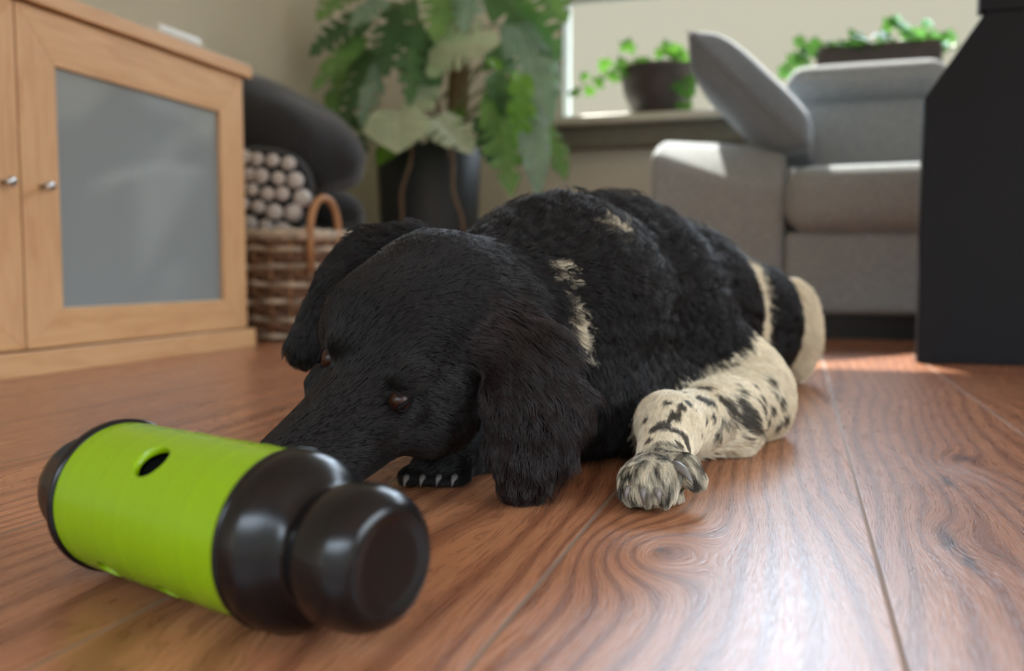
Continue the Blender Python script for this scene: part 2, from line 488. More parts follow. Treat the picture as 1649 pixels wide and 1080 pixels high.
CX, CZ = -1.33, 0.703
CY0, CY1 = 0.585, 1.985
cab = empty('cabinet', ((CX + X_LEFT) / 2 + 0.02, (CY0 + CY1) / 2, 0), 'low birch sideboard with frosted glass doors along the left wall', 'cabinet')
bm = B()
CB = X_LEFT + 0.02
add_box(bm, CB, CX - 0.022, CY0, CY0 + 0.02, 0.045, CZ - 0.03)
add_box(bm, CB, CX - 0.022, CY1 - 0.02, CY1, 0.045, CZ - 0.03)
add_box(bm, CB, CX - 0.022, CY0 + 0.02, CY1 - 0.02, 0.045, 0.065)
add_box(bm, CB, CB + 0.01, CY0 + 0.02, CY1 - 0.02, 0.065, CZ - 0.03)
add_box(bm, CB + 0.01, CX - 0.03, 1.275, 1.293, 0.065, CZ - 0.03)
obj('body', bm, M_BIRCH_Z, cab, bevel=0.0015)
bm = B(); add_box(bm, CB, CX + 0.012, CY0 - 0.01, CY1 + 0.012, CZ - 0.03, CZ)
obj('top', bm, M_BIRCH_Y, cab, bevel=0.002)
bm = B(); add_box(bm, CB, CX + 0.012, CY0 - 0.006, CY1 + 0.006, 0.0, 0.045)
obj('plinth', bm, M_BIRCH_Y, cab, bevel=0.002)
bm = B(); add_box(bm, CB + 0.012, CX - 0.04, CY0 + 0.022, CY1 - 0.022, 0.34, 0.355)
obj('shelf', bm, M_BIRCH_Y, cab)

def door(y0, y1, knob_y, z0=0.049, z1=0.668, gy0=None, gy1=None, gz0=0.121, gz1=0.572):
    """Mitred frame of four profiled rails round a frosted pane."""
    x1, x0 = CX, CX - 0.02
    rails = []
    outer = [(y0, z0), (y1, z0), (y1, z1), (y0, z1)]; inner = [(gy0, gz0), (gy1, gz0), (gy1, gz1), (gy0, gz1)]
    d = None
    # anchor the door on its own lower rail
    root = empty('door', (CX, (y0 + y1) / 2, z0), parent=cab)
    for i in range(4):
        o0, o1, i0, i1 = outer[i], outer[(i + 1) % 4], inner[i], inner[(i + 1) % 4]
        bm = B()
        add_prism(bm, [(x0, o0[0], o0[1]), (x0, o1[0], o1[1]), (x0, i1[0], i1[1]), (x0, i0[0], i0[1])], (x1 - x0, 0, 0))
        obj('rail' if i % 2 == 0 else 'stile', bm, M_BIRCH_Y if i % 2 == 0 else M_BIRCH_Z, root, bevel=0.0012, segs=2)
    bm = B(); add_box(bm, CX - 0.014, CX - 0.009, gy0 - 0.004, gy1 + 0.004, gz0 - 0.004, gz1 + 0.004)
    obj('glass_panel', bm, M_FROST, root)
    bm = B()
    mt = Matrix.Translation(Vector((CX, knob_y, 0.346))) @ Matrix.Rotation(PI / 2, 4, 'Y')
    add_lathe(bm, [(0, 0.0), (0.0045, 0.0), (0.0045, 0.014), (0.0085, 0.017), (0.0095, 0.021), (0.0085, 0.025), (0, 0.026)], mt, 20)
    obj('knob', bm, M_STEEL, root, smooth=True)
    return root
door(1.287, 1.972, 1.331, gy0=1.374, gy1=1.878)
door(0.598, 1.283, 1.245, gy0=0.692, gy1=1.196)

# small white gadget lying on the sideboard
M_WHITE = simple('white_plastic', srgb(214, 216, 210), 0.35, 0.02)
gp = onX(278, 60, -1.35)
gad = empty('remote_control', (-1.35, gp.y, CZ), 'small white remote control lying on top of the birch sideboard', 'remote control')
bm = B(); add_box(bm, -1.375, -1.325, gp.y - 0.075, gp.y + 0.075, CZ, CZ + 0.024)
obj('body', bm, M_WHITE, gad, bevel=0.008, segs=4)
bm = B(); add_lathe(bm, [(0, 0.0), (0.012, 0.0), (0.012, 0.002), (0.009, 0.003), (0, 0.003)], Matrix.Translation((-1.35, gp.y + 0.04, CZ + 0.024)), 20)
obj('button', bm, simple('grey_rubber', srgb(120, 124, 124), 0.6), gad)

# ================================================================== SOFA
def fabric(name, col, bump=0.5):
    m, nt, bs, out = new_mat(name); g = NT(nt); co = g.objco()
    f = g.noise(co, 130.0, 5, 0.7); big = g.noise(co, 9.0, 3)
    lo = tuple(c * 0.72 for c in col[:3]) + (1,); hi = tuple(c * 1.25 for c in col[:3]) + (1,)
    c = g.ramp(f, [(0.35, lo), (0.68, hi)])
    c = g.mixc(g.math('MULTIPLY', big, 0.25), c, tuple(x * 0.8 for x in col[:3]) + (1,))
    g.l(c, bs.inputs['Base Color']); bs.inputs['Roughness'].default_value = 0.95
    bs.inputs['Specular IOR Level'].default_value = 0.2
    bs.inputs['Sheen Weight'].default_value = 0.35; bs.inputs['Sheen Roughness'].default_value = 0.4
    g.l(g.bump(f, bump, 0.002), bs.inputs['Normal'])
    return m
M_SOFA = fabric('grey_sofa_fabric', srgb(152, 160, 164))
M_PILLOW = fabric('blue_grey_cushion_fabric', srgb(122, 132, 142), 0.25)
M_PLINTH = simple('black_plinth', srgb(20, 19, 21), 0.5)

def soft_box(name, x0, x1, y0, y1, z0, z1, r, mat, parent, puff=0.0, seg=6, mat4=None):
    """Upholstered block: finely cut box, corners rounded by r, faces puffed outward."""
    bm = B()
    n = 14
    hx, hy, hz = (x1 - x0) / 2, (y1 - y0) / 2, (z1 - z0) / 2
    c = Vector(((x0 + x1) / 2, (y0 + y1) / 2, (z0 + z1) / 2))
    bmesh.ops.create_cube(bm, size=2.0)
    bmesh.ops.subdivide_edges(bm, edges=bm.edges, cuts=n, use_grid_fill=True)
    def remap(t, h):   # gather vertices near the rounded edge
        k = max(0.0, (h - r)) / h
        a = abs(t)
        q = a / (0.72)
        v = k * q if q <= 1 else k + (1 - k) * (a - 0.72) / 0.28
        return math.copysign(v * h, t)
    for v in bm.verts:
        t = v.co.copy()
        p = Vector((remap(t.x, hx), remap(t.y, hy), remap(t.z, hz)))
        q = Vector((max(-hx + r, min(hx - r, p.x)), max(-hy + r, min(hy - r, p.y)), max(-hz + r, min(hz - r, p.z))))
        d = p - q
        if d.length > 1e-6: p = q + d.normalized() * r
        if puff:
            wx, wy, wz = 1 - t.x * t.x, 1 - t.y * t.y, 1 - t.z * t.z
            m_ = max(abs(t.x), abs(t.y), abs(t.z))
            if abs(abs(t.z) - m_) < 1e-6: p.z += math.copysign(puff * (max(wx, 0) * max(wy, 0)) ** 0.5, t.z)
            elif abs(abs(t.y) - m_) < 1e-6: p.y += math.copysign(puff * (max(wx, 0) * max(wz, 0)) ** 0.5, t.y)
            else: p.x += math.copysign(puff * (max(wy, 0) * max(wz, 0)) ** 0.5, t.x)
        v.co = c + p
    if mat4 is not None: bm.transform(mat4)
    return obj(name, bm, mat, parent, smooth=True)

SY = 2.667
AX0 = onY(1047, 300, SY).x; AX1 = onY(1264, 300, SY).x
sofa = empty('sofa', ((AX0 + 1.9) / 2, 3.05, 0), 'grey fabric sofa in front of the window', 'sofa')
bm = B(); add_box(bm, AX0 + 0.03, 1.87, SY + 0.03, 3.42, 0.0, 0.072); obj('plinth', bm, M_PLINTH, sofa)
soft_box('seat_base', AX1 + 0.002, 1.57, SY, 3.40, 0.070, 0.300, 0.02, M_SOFA, sofa)
# arm: its top rolls down towards the front, most at the inner corner
bm = B()
xm = onY(1165, 290, SY).x
rows_ = []
for (yy_, zl, zm, zr) in ((SY, onY(1050, 246, SY).z, onY(1165, 290, SY).z, onY(1262, 296, SY).z), (SY + 0.10, 0.575, 0.545, 0.53),
                          (SY + 0.20, 0.598, 0.580, 0.565), (3.42, 0.600, 0.585, 0.57)):
    rows_.append([bm.verts.new(p) for p in ((AX0, yy_, 0.07), (AX1, yy_, 0.07), (AX1, yy_, zr), (xm, yy_, zm), (AX0, yy_, zl))])
bm.faces.new(rows_[0]); bm.faces.new(rows_[-1][::-1])
for va, vb in zip(rows_[:-1], rows_[1:]):
    for i in range(5): bm.faces.new((va[i], vb[i], vb[(i + 1) % 5], va[(i + 1) % 5]))
bmesh.ops.recalc_face_normals(bm, faces=bm.faces)
obj('armrest', bm, M_SOFA, sofa, bevel=0.022, segs=5)
soft_box('armrest', 1.58, 1.90, SY, 3.42, 0.07, 0.56, 0.03, M_SOFA, sofa)
soft_box('seat_cushion', AX1 + 0.006, 0.765, SY - 0.04, 3.22, 0.302, 0.478, 0.055, M_SOFA, sofa, 0.010)
soft_box('seat_cushion', 0.775, 1.572, SY - 0.04, 3.22, 0.302, 0.478, 0.055, M_SOFA, sofa, 0.010)
tilt = lambda y, z, a: Matrix.Translation((0, y, z)) @ Matrix.Rotation(a, 4, 'X') @ Matrix.Translation((0, -y, -z))
bx0 = onY(1283, 200, 3.12).x
soft_box('back_cushion', bx0, 0.79, 3.12, 3.34, 0.47, 0.805, 0.05, M_SOFA, sofa, 0.012, mat4=tilt(3.2, 0.47, -0.12))
soft_box('back_cushion', 0.80, 1.56, 3.12, 3.34, 0.47, 0.805, 0.05, M_SOFA, sofa, 0.012, mat4=tilt(3.2, 0.47, -0.12))
hx0 = onY(1268, 130, 3.10).x; hx1 = onY(1518, 130, 3.10).x
hz0, hz1 = onY(1400, 157, 3.10).z, onY(1400, 97, 3.10).z
soft_box('headrest', hx0, hx1 + 0.02, 3.10, 3.32, hz0, hz1, 0.05, M_SOFA, sofa, 0.006)
soft_box('headrest', hx1 + 0.06, 1.5, 3.10, 3.32, hz0, hz1, 0.05, M_SOFA, sofa, 0.006)
soft_box('backrest', AX1 + 0.01, 1.57, 3.30, 3.42, 0.07, 0.80, 0.02, M_SOFA, sofa)

# throw cushion standing on its corner over the armrest
bm = B()
bmesh.ops.create_cube(bm, size=2.0)
bmesh.ops.subdivide_edges(bm, edges=bm.edges, cuts=15, use_grid_fill=True)
for v in bm.verts:
    x, y, z = v.co
    rr = 1 - 0.10 * (x * x * y * y)                # concave sides, pointed corners
    ex = x * (1 - 0.07 * (1 - y * y)); ey = y * (1 - 0.07 * (1 - x * x))
    th = ((1 - x ** 4) * (1 - y ** 4)) ** 0.5
    v.co = Vector((ex * 0.245, ey * 0.20, z * (0.012 + 0.075 * th)))
pc0 = at(1213, 166, 2.80)
ax_long = (at(1312, 255, 2.74) - at(1116, 68, 2.86)).normalized()
vray = ray(1213, 166).normalized()
nrm = (vray.cross(ax_long)).normalized()
nrm = (nrm * 0.99 - vray * 0.10).normalized()
yv = nrm.cross(ax_long).normalized()
mt = Matrix((ax_long, yv, nrm)).transposed().to_4x4(); mt.translation = pc0
bm.transform(mt)
pil = empty('throw_cushion', pc0)
bpy.context.view_layer.update()
tag(pil, 'blue grey throw cushion tipped on its corner over the sofa armrest', 'cushion')
obj('cover', bm, M_PILLOW, pil, smooth=True, subsurf=1)
bm = B()
ring = []
for k in range(64):
    a = 2 * PI * k / 64; c_, s_ = math.cos(a), math.sin(a)
    q = max(abs(c_), abs(s_)); x, y = c_ / q, s_ / q
    ring.append(mt @ Vector((x * (1 - 0.07 * (1 - y * y)) * 0.247, y * (1 - 0.07 * (1 - x * x)) * 0.202, 0)))
add_tube(bm, ring + [ring[0]], 0.004, 6, caps=False)
obj('piping', bm, M_PILLOW, pil)

# ================================================================== BLACK TABLE WITH SLAB ENDS
M_BLACK = simple('black_lacquer', srgb(18, 20, 26), 0.45, 0.10, 8.0, 0.02, 40.0, spec=0.2)
BY = 2.03
tbl = empty('table', (0.75, 2.5, 0), 'black table on a wide slab leg with one slanted upper corner', 'table')
P0 = onY(1477, 586, BY); P1 = onY(1489, 158, BY); P2 = onY(1600, 0, BY)
slope = (P2 - P1)
topz = 0.80
P3 = P1 + slope * ((topz - P1.z) / slope.z)
xr = 1.15
def slab(y):
    bm = B()
    add_prism(bm, [(P0.x, y, 0), (xr, y, 0), (xr, y, topz), (P3.x, y, topz), (P1.x, y, P1.z)], (0, 0.045, 0))
    return bm
obj('leg', slab(BY), M_BLACK, tbl, bevel=0.003)
bm = B(); add_box(bm, onY(1577, 20, BY).x, xr + 0.05, BY - 0.005, BY + 0.03, onY(1577, 20, BY).z, 0.80)
obj('rail', bm, M_BLACK, tbl, bevel=0.003)
bm = B(); add_box(bm, P3.x + 0.06, xr + 0.05, BY - 0.005, BY + 0.44, 0.80, 0.84)
obj('tabletop', bm, M_BLACK, tbl, bevel=0.004)
bm = B(); add_prism(bm, [(0.95, BY + 0.375, 0), (xr, BY + 0.375, 0), (xr, BY + 0.375, onY(1577, 20, BY).z), (0.95, BY + 0.375, onY(1577, 20, BY).z)], (0, 0.045, 0))
obj('leg', bm, M_BLACK, tbl, bevel=0.003)

# ================================================================== BASKET AND ITS CUSHIONS
M_WILLOW = simple('willow', srgb(118, 86, 64), 0.7, 0.35, 35.0, 0.3, 120.0)
M_WILLOW2 = simple('pale_willow', srgb(186, 170, 150), 0.7, 0.3, 30.0, 0.3, 120.0)
M_CANE = simple('tan_cane', srgb(176, 128, 88), 0.5, 0.15, 20.0)
bc = Vector((-1.46, 2.345, 0)); BW, BD, BH = 0.215, 0.205, 0.285
bask = empty('basket', bc, 'woven willow basket beside the sideboard holding soft cushions', 'basket')
def perim(t, grow=0.0, k=4.0):
    c_, s_ = math.cos(t), math.sin(t)
    q = (abs(c_) ** k + abs(s_) ** k) ** (-1 / k)
    return (BW + grow) * c_ * q, (BD + grow) * s_ * q
NST = 30
bm1, bm2 = B(), B()
rows = 17
for rI in range(rows):
    z = 0.012 + rI * (BH - 0.03) / (rows - 1)
    fl_ = 0.012 * (z / BH)
    pts = []
    for k in range(NST * 4 + 1):
        t = 2 * PI * k / (NST * 4)
        w = 0.007 * math.sin(t * NST / 2 + (PI if rI % 2 else 0))
        x, y = perim(t, fl_ + w)
        pts.append((bc.x + x, bc.y + y, z + 0.002 * math.sin(5 * t + rI)))
    add_tube(bm1 if (rI % 3) else bm2, pts, 0.0078, 6, caps=False)
obj('weave', bm1, M_WILLOW, bask); obj('pale_weave', bm2, M_WILLOW2, bask)
bm = B()
for k in range(NST):
    t = 2 * PI * (k + 0.5) / NST
    x, y = perim(t, 0); x2, y2 = perim(t, 0.012)
    add_tube(bm, [(bc.x + x, bc.y + y, 0.0), (bc.x + x2, bc.y + y2, BH)], 0.004, 6)
obj('stakes', bm, M_CANE, bask)
bm = B()
for j in range(3):
    pts = []
    for k in range(97):
        t = 2 * PI * k / 96; a = t * 14 + j * 2 * PI / 3
        x, y = perim(t, 0.014 + 0.009 * math.cos(a))
        pts.append((bc.x + x, bc.y + y, BH + 0.005 + 0.009 * math.sin(a)))
    add_tube(bm, pts, 0.009, 6, caps=False)
obj('rim', bm, M_WILLOW2, bask)
bm = B(); add_prism(bm, [(bc.x + perim(2 * PI * k / 40, -0.004)[0], bc.y + perim(2 * PI * k / 40, -0.004)[1], 0.004) for k in range(40)], (0, 0, 0.008))
obj('base', bm, M_WILLOW, bask)
def handle(c, ax, w, h, z):
    bm = B(); ax = Vector(ax).normalized()
    pts = []
    for k in range(21):
        a = PI * k / 20
        pts.append(Vector(c) + ax * (w * math.cos(a)) + Vector((0, 0, z + h * math.sin(a) ** 0.8)))
    pts = [pts[0] - Vector((0, 0, 0.09))] + pts + [pts[-1] - Vector((0, 0, 0.09))]
    add_tube(bm, pts, 0.010, 10)
    return obj('handle', bm, M_CANE, bask)
handle((bc.x + BW * 0.96 + 0.014, bc.y - 0.135, 0), (0.25, 1, 0), 0.055, 0.105, BH)
handle((bc.x - BW * 0.96 - 0.014, bc.y - 0.135, 0), (-0.25, 1, 0), 0.055, 0.105, BH)

def blob_cushion(name, label, cat, c, half, rot, mat, parent=None, power=2.6, n=24, noise=0.0, group=None, extra=None):
    bm = B()
    bmesh.ops.create_cube(bm, size=2.0)
    bmesh.ops.subdivide_edges(bm, edges=bm.edges, cuts=n - 1, use_grid_fill=True)
    for v in bm.verts:
        p = v.co
        q = (abs(p.x) ** power + abs(p.y) ** power + abs(p.z) ** power) ** (1 / power)
        d = p / q
        k = 1 + noise * math.sin(7 * d.x + 3 * d.z) * math.sin(5 * d.y + 2)
        v.co = Vector((d.x * half[0], d.y * half[1], d.z * half[2])) * k
    mt = Matrix.Translation(Vector(c)) @ Euler(rot).to_matrix().to_4x4()
    bm.transform(mt)
    return bm, mt
M_DARKPLUSH = fabric('charcoal_plush', srgb(50, 52, 55), 0.8)
M_DARKPLUSH2 = fabric('dark_plush', srgb(36, 37, 40), 0.8)
M_BOBBLE = fabric('white_bobble_wool', srgb(206, 202, 200), 0.6)
# big charcoal cushion leaning against the wall
top_c = at(450, 205, 2.62)
bm, mt = blob_cushion('c', '', '', (-1.50, 2.41, 0.615), (0.28, 0.19, 0.120), (0.10, 0.50, YAW * 0.3), M_DARKPLUSH, noise=0.03)
o = obj('cushion', bm, M_DARKPLUSH, smooth=True); tag(o, 'big charcoal plush cushion heaped on top of the basket', 'cushion')
bm, mt = blob_cushion('c', '', '', (-1.42, 2.43, 0.395), (0.18, 0.13, 0.068), (0.0, 0.25, 0.0), M_DARKPLUSH2, noise=0.03)
o = obj('cushion', bm, M_DARKPLUSH2, smooth=True); tag(o, 'dark cushion folded in the basket below the charcoal one', 'cushion')
# black cushion covered with whitish bobbles
bm, mt = blob_cushion('c', '', '', (-1.435, 2.225, 0.412), (0.150, 0.060, 0.125), (0.0, 0.15, 0.0), M_DARKPLUSH2, power=2.4, n=14)
o = obj('bobble_cushion', bm, [M_DARKPLUSH2, M_BOBBLE], smooth=True)
bm = B()
bm.from_mesh(o.data)
k = 0
for iz in range(-3, 4):
    for ix in range(-4, 5):
        fx, fz = (ix + 0.5 * (iz % 2)) / 3.2 + random.uniform(-.04, .04), iz / 2.8 + random.uniform(-.04, .04)
        if abs(fx) ** 2.4 + abs(fz) ** 2.4 > 1.05: continue
        fy = -(max(0.0, 1 - abs(fx) ** 2.4 - abs(fz) ** 2.4)) ** (1 / 2.4)
        p = mt @ Vector((fx * 0.150, fy * 0.060, fz * 0.125))
        add_ball(bm, p, 0.0245 * random.uniform(0.85, 1.15), 14, 10, 1, (1.0, 0.7, 0.9))
bm.to_mesh(o.data); bm.free(); o.data.polygons.foreach_set('use_smooth', [True] * len(o.data.polygons))
tag(o, 'black cushion covered in whitish bobbles standing in the basket', 'cushion')

# ================================================================== PLANTS
def leaf_material(name, c1, c2, vein, rough=0.35, trans=0.25):
    m, nt, bs, out = new_mat(name); g = NT(nt); co = g.objco()
    uv = g.n('ShaderNodeUVMap').outputs[0]
    sep = g.n('ShaderNodeSeparateXYZ'); g.l(uv, sep.inputs[0])
    # side veins run obliquely off the midrib
    s = g.math('SUBTRACT', g.math('MULTIPLY', sep.outputs[1], 44.0), g.math('MULTIPLY', g.math('ABSOLUTE', sep.outputs[0]), 26.0))
    v = g.ramp(g.math('MULTIPLY_ADD', g.math('SINE', s), 0.5, 0.5), [(0.80, (0, 0, 0, 1)), (1.0, (1, 1, 1, 1))])
    mid = g.ramp(g.math('ABSOLUTE', sep.outputs[0]), [(0.02, (1, 1, 1, 1)), (0.05, (0, 0, 0, 1))])
    c = g.ramp(g.noise(co, 9.0, 4), [(0.35, c1), (0.65, c2)])
    c = g.mixc(g.math('MULTIPLY', g.math('MAXIMUM', v, mid), 0.55), c, vein)
    g.l(c, bs.inputs['Base Color']); bs.inputs['Roughness'].default_value = rough
    bs.inputs['Specular IOR Level'].default_value = 0.6
    tl = g.n('ShaderNodeBsdfTranslucent'); tc = g.mixc(0.5, c, (0.25, 0.55, 0.06, 1)); g.l(tc, tl.inputs['Color'])
    mx = g.n('ShaderNodeMixShader'); mx.inputs[0].default_value = trans
    g.l(bs.outputs[0], mx.inputs[1]); g.l(tl.outputs[0], mx.inputs[2]); g.l(mx.outputs[0], out.inputs[0])
    g.l(g.bump(v, 0.3, 0.003), bs.inputs['Normal'])
    return m
M_LEAF = leaf_material('monstera_green', srgb(74, 118, 60), srgb(108, 152, 78), srgb(140, 172, 118))
M_LEAF_DARK = leaf_material('monstera_dark_green', srgb(44, 82, 56), srgb(70, 112, 70), srgb(108, 142, 112))
M_LEAF_PALE = leaf_material('monstera_pale_green', srgb(160, 184, 150), srgb(192, 206, 176), srgb(214, 222, 200))
M_LEAF_LIME = leaf_material('monstera_fresh_green', srgb(90, 150, 30), srgb(120, 178, 48), srgb(150, 200, 90), trans=0.4)
M_LEAF_BLUE = leaf_material('monstera_glossy_green', srgb(104, 138, 122), srgb(136, 166, 148), srgb(176, 196, 184), rough=0.22)
M_STEM = simple('green_stem', srgb(120, 132, 86), 0.5, 0.1)
M_ROOT = simple('aerial_root', srgb(126, 104, 84), 0.8, 0.2)
M_POLE = simple('coir_pole', srgb(128, 108, 84), 0.95, 0.35, 45.0, 0.8, 90.0)
M_POT = simple('anthracite_pot', srgb(38, 41, 46), 0.55, 0.08, 20.0)
M_SOIL = simple('potting_soil', srgb(48, 36, 28), 0.95, 0.4, 60.0, 0.8, 90.0)

def leaf_mesh(L, W, slits, cup, droop, seed, holes=False, fold=0.25):
    """Cordate leaf blade along +X (base at 0, tip at L), Z up; deep cuts run from the edge towards the midrib."""
    rnd = random.Random(seed)
    bm = B(); uvl = bm.loops.layers.uv.new('UVMap')
    NS = 66
    def outline(s):   # half width at s in 0..1
        return W * (math.sin(PI * min(1, (s * 0.93 + 0.07)) ** 0.72)) ** 0.75
    for side in (1, -1):
        cuts = []
        if slits:
            for k in range(max(2, slits - 1)):
                cuts.append((0.16 + 0.68 * (k + 0.5 + rnd.uniform(-.2, .2)) / max(2, slits - 1), rnd.uniform(0.25, 0.5), rnd.uniform(0.030, 0.050)))
        M_ = 9
        grid = []
        for i in range(NS + 1):
            s = i / NS
            hw = outline(s)
            for (cs, cd, cw) in cuts:
                d_ = abs(s - cs) / cw
                if d_ < 1: hw *= cd + (1 - cd) * d_ ** 2.0
            row = []
            for j in range(M_ + 1):
                q = j / M_
                y = hw * q
                # lobes lean to the tip, lobe at the base sweeps back
                x = L * (s + (0.24 - 0.05) * (y / max(W, 1e-6)) * (1 - s) - 0.30 * max(0, 0.25 - s) * (y / W) * 3.2)
                z = fold * y - cup * (y / W) ** 2 * W - droop * L * s * s + 0.015 * L * math.sin(s * 26 + side) * (y / W)
                row.append((Vector((x, side * y, z)), (side * y / W, s)))
            grid.append(row)
        vs = [[bm.verts.new(p) for p, _ in row] for row in grid]
        for i in range(NS):
            for j in range(M_):
                idx = [(i, j), (i + 1, j), (i + 1, j + 1), (i, j + 1)]
                if side < 0: idx = idx[::-1]
                f = bm.faces.new([vs[a][b] for a, b in idx])
                for lp, (a, b) in zip(f.loops, idx): lp[uvl].uv = grid[a][b][1]
    bmesh.ops.remove_doubles(bm, verts=bm.verts, dist=1e-5)
    return bm

def place_leaf(parent, base, tip, face, W, mat, slits=5, cup=0.15, droop=0.12, seed=0, stem_from=None, name='leaf', fold=0.2):
    base, tip = Vector(base), Vector(tip)
    L = (tip - base).length
    x = (tip - base).normalized()
    z = Vector(face); z = (z - x * z.dot(x)).normalized(); y = z.cross(x)
    mt = Matrix((x, y, z)).transposed().to_4x4(); mt.translation = base
    bm = leaf_mesh(L, W, slits, cup, droop, seed, fold=fold)
    bm.transform(mt)
    o = obj(name, bm, mat, parent, smooth=True)
    if stem_from is not None:
        bm = B(); a = Vector(stem_from); m1 = (a + base) / 2 + Vector((0, 0, 0.07))
        pts = []
        for k in range(11):
            t = k / 10
            pts.append(a * (1 - t) ** 2 + m1 * 2 * t * (1 - t) + base * t * t)
        add_tube(bm, pts, [0.0065 - 0.003 * k / 10 for k in range(11)], 8)
        st = obj('leaf_stem', bm, M_STEM, o)
    return o

# ---- monstera in the tall anthracite pot, standing in the corner
PD = 3.30
pot_c = at(691, 300, PD); pot_c.z = 0
plant = empty('monstera_plant', pot_c, 'tall leafy monstera in an anthracite pot standing in the corner', 'potted plant')
pz = at(691, 243, PD).z
rt = (at(775, 250, PD) - at(607, 250, PD)).length / 2
rb = rt * 0.84
bm = B()
add_lathe(bm, [(0, 0), (rb, 0), (rb + 0.002, 0.004), (rt, pz - 0.003), (rt - 0.003, pz), (rt - 0.014, pz), (rt - 0.016, pz - 0.03), (0, pz - 0.035)],
          Matrix.Translation(pot_c), 56)
obj('pot', bm, M_POT, plant, smooth=True)
bm = B(); add_lathe(bm, [(0, pz - 0.02), (rt * 0.5, pz - 0.022), (rt - 0.018, pz - 0.028), (rt - 0.018, pz - 0.033), (0, pz - 0.033)], Matrix.Translation(pot_c), 40)
obj('soil', bm, M_SOIL, plant, smooth=True)
bm = B()
pole_b = pot_c + _R * 0.10; 
pts = [pole_b + Vector((0, 0, pz - 0.03 + t * 0.16)) + _R * (0.02 * t / 3) for t in range(9)]
add_tube(bm, pts, 0.040, 20)
obj('moss_pole', bm, M_POLE, plant)
for (a, b) in (((662, 232), (641, 372)), ((722, 232), (744, 372)), ((700, 150), (722, 250))):
    bm = B(); p0, p1 = at(a[0], a[1], PD - rt - 0.02), at(b[0], b[1], PD - rt - 0.035)
    add_tube(bm, [p0.lerp(p1, t / 8) + _R * (0.008 * math.sin(t * 1.1)) for t in range(9)], 0.006, 8)
    obj('aerial_root', bm, M_ROOT, plant)
bm = B()
pts = [pot_c + Vector((0, 0, pz - 0.03)) + _R * (-0.05 + 0.02 * math.sin(t * 0.8)) + Vector((0, 0, 0.15 * t)) for t in range(9)]
add_tube(bm, pts, 0.016, 12); obj('trunk', bm, M_STEM, plant)
# base px,py,d -> tip px,py,d, facing (r, f, z), half width, material, slits
CAMN = (-0.0, -1.0, 0.0)
def vf(r, f, z): return _R * r + _FH * f + Vector((0, 0, z))
LV = [
 ((640, 178, 3.02), (640, 243, 2.90), (0, -.75, .6), .110, 'P', 0, .05),
 ((700, 190, 3.05), (760, 240, 2.95), (.3, -.8, .5), .085, 'P', 4, .1),
 ((690, 140, 3.10), (662, 190, 3.00), (-.2, -.8, .5), .060, 'P', 3, .1),
 ((700, 78, 3.05), (800, 62, 2.95), (0, -.85, .5), .125, 'P', 6, .1),
 ((690, 100, 3.02), (728, 92, 2.95), (0, -.9, .2), .065, 'P', 0, .1),
 ((590, 30, 3.15), (492, 78, 3.1), (-.3, -.8, .5), .085, 'D', 5, .15),
 ((585, 60, 3.12), (498, 140, 3.05), (-.2, -.9, .3), .045, 'G', 3, .1),
 ((600, 80, 3.20), (545, 205, 3.15), (-.5, -.8, .1), .075, 'D', 5, .1),
 ((620, 95, 3.12), (575, 200, 3.02), (-.4, -.9, .1), .050, 'B', 4, .1),
 ((650, 5, 3.10), (612, 115, 3.02), (-.3, -.9, .1), .080, 'D', 5, .1),
 ((668, 40, 3.05), (655, 165, 2.98), (-.3, -.9, .1), .055, 'D', 4, .1),
 ((690, 50, 3.15), (690, 175, 3.10), (.2, -.9, .1), .060, 'D', 4, .1),
 ((590, -30, 3.1), (505, 20, 3.0), (-.3, -.7, .6), .095, 'G', 5, .15),
 ((620, 0, 3.00), (560, 40, 2.95), (-.2, -.7, .6), .060, 'B', 4, .1),
 ((720, -30, 3.05), (700, 60, 2.95), (.1, -.9, .2), .070, 'G', 5, .1),
 ((760, -30, 3.05), (745, 45, 2.95), (.1, -.9, .2), .060, 'B', 5, .1),
 ((800, -20, 3.20), (905, 90, 3.15), (.3, -.9, .2), .125, 'D', 5, .1),
 ((850, -40, 3.10), (915, 30, 3.05), (.2, -.8, .5), .100, 'G', 5, .1),
 ((830, 40, 3.15), (890, 195, 3.05), (.3, -.9, .1), .095, 'B', 5, .1),
 ((800, 70, 3.12), (815, 190, 3.05), (.2, -.9, .1), .060, 'D', 3, .1),
 ((800, 150, 3.10), (825, 310, 3.00), (.1, -.9, .1), .080, 'G', 5, .1),
 ((840, 120, 3.05), (842, 240, 2.98), (.5, -.8, .1), .060, 'L', 4, .1),
 ((850, 150, 3.08), (872, 312, 2.95), (.3, -.9, .1), .058, 'B', 0, .1),
 ((870, 200, 3.15), (915, 285, 3.08), (.3, -.9, .3), .055, 'G', 3, .1),
 ((880, 60, 3.22), (890, 200, 3.18), (.6, -.8, .1), .050, 'B', 0, .1),
 ((610, 190, 3.25), (525, 265, 3.18), (-.2, -.8, .5), .085, 'D', 4, .1),
 ((600, 210, 3.2), (560, 215, 3.0), (-.2, -.8, .6), .030, 'P', 0, .1),
 ((640, 225, 3.12), (606, 262, 3.04), (-.1, -.8, .5), .040, 'L', 0, .1),
 ((740, 175, 3.25), (728, 205, 3.18), (0, -.9, .3), .030, 'L', 0, .1),
 ((790, 95, 3.0), (805, 110, 2.95), (.2, -.8, .3), .022, 'L', 0, .1),
 ((560, 90, 3.25), (515, 225, 3.2), (-.5, -.8, .1), .050, 'G', 3, .1),
 ((780, 190, 3.2), (800, 270, 3.12), (.2, -.9, .2), .060, 'D', 4, .1),
]
LM = {'P': M_LEAF_PALE, 'D': M_LEAF_DARK, 'G': M_LEAF, 'L': M_LEAF_LIME, 'B': M_LEAF_BLUE}
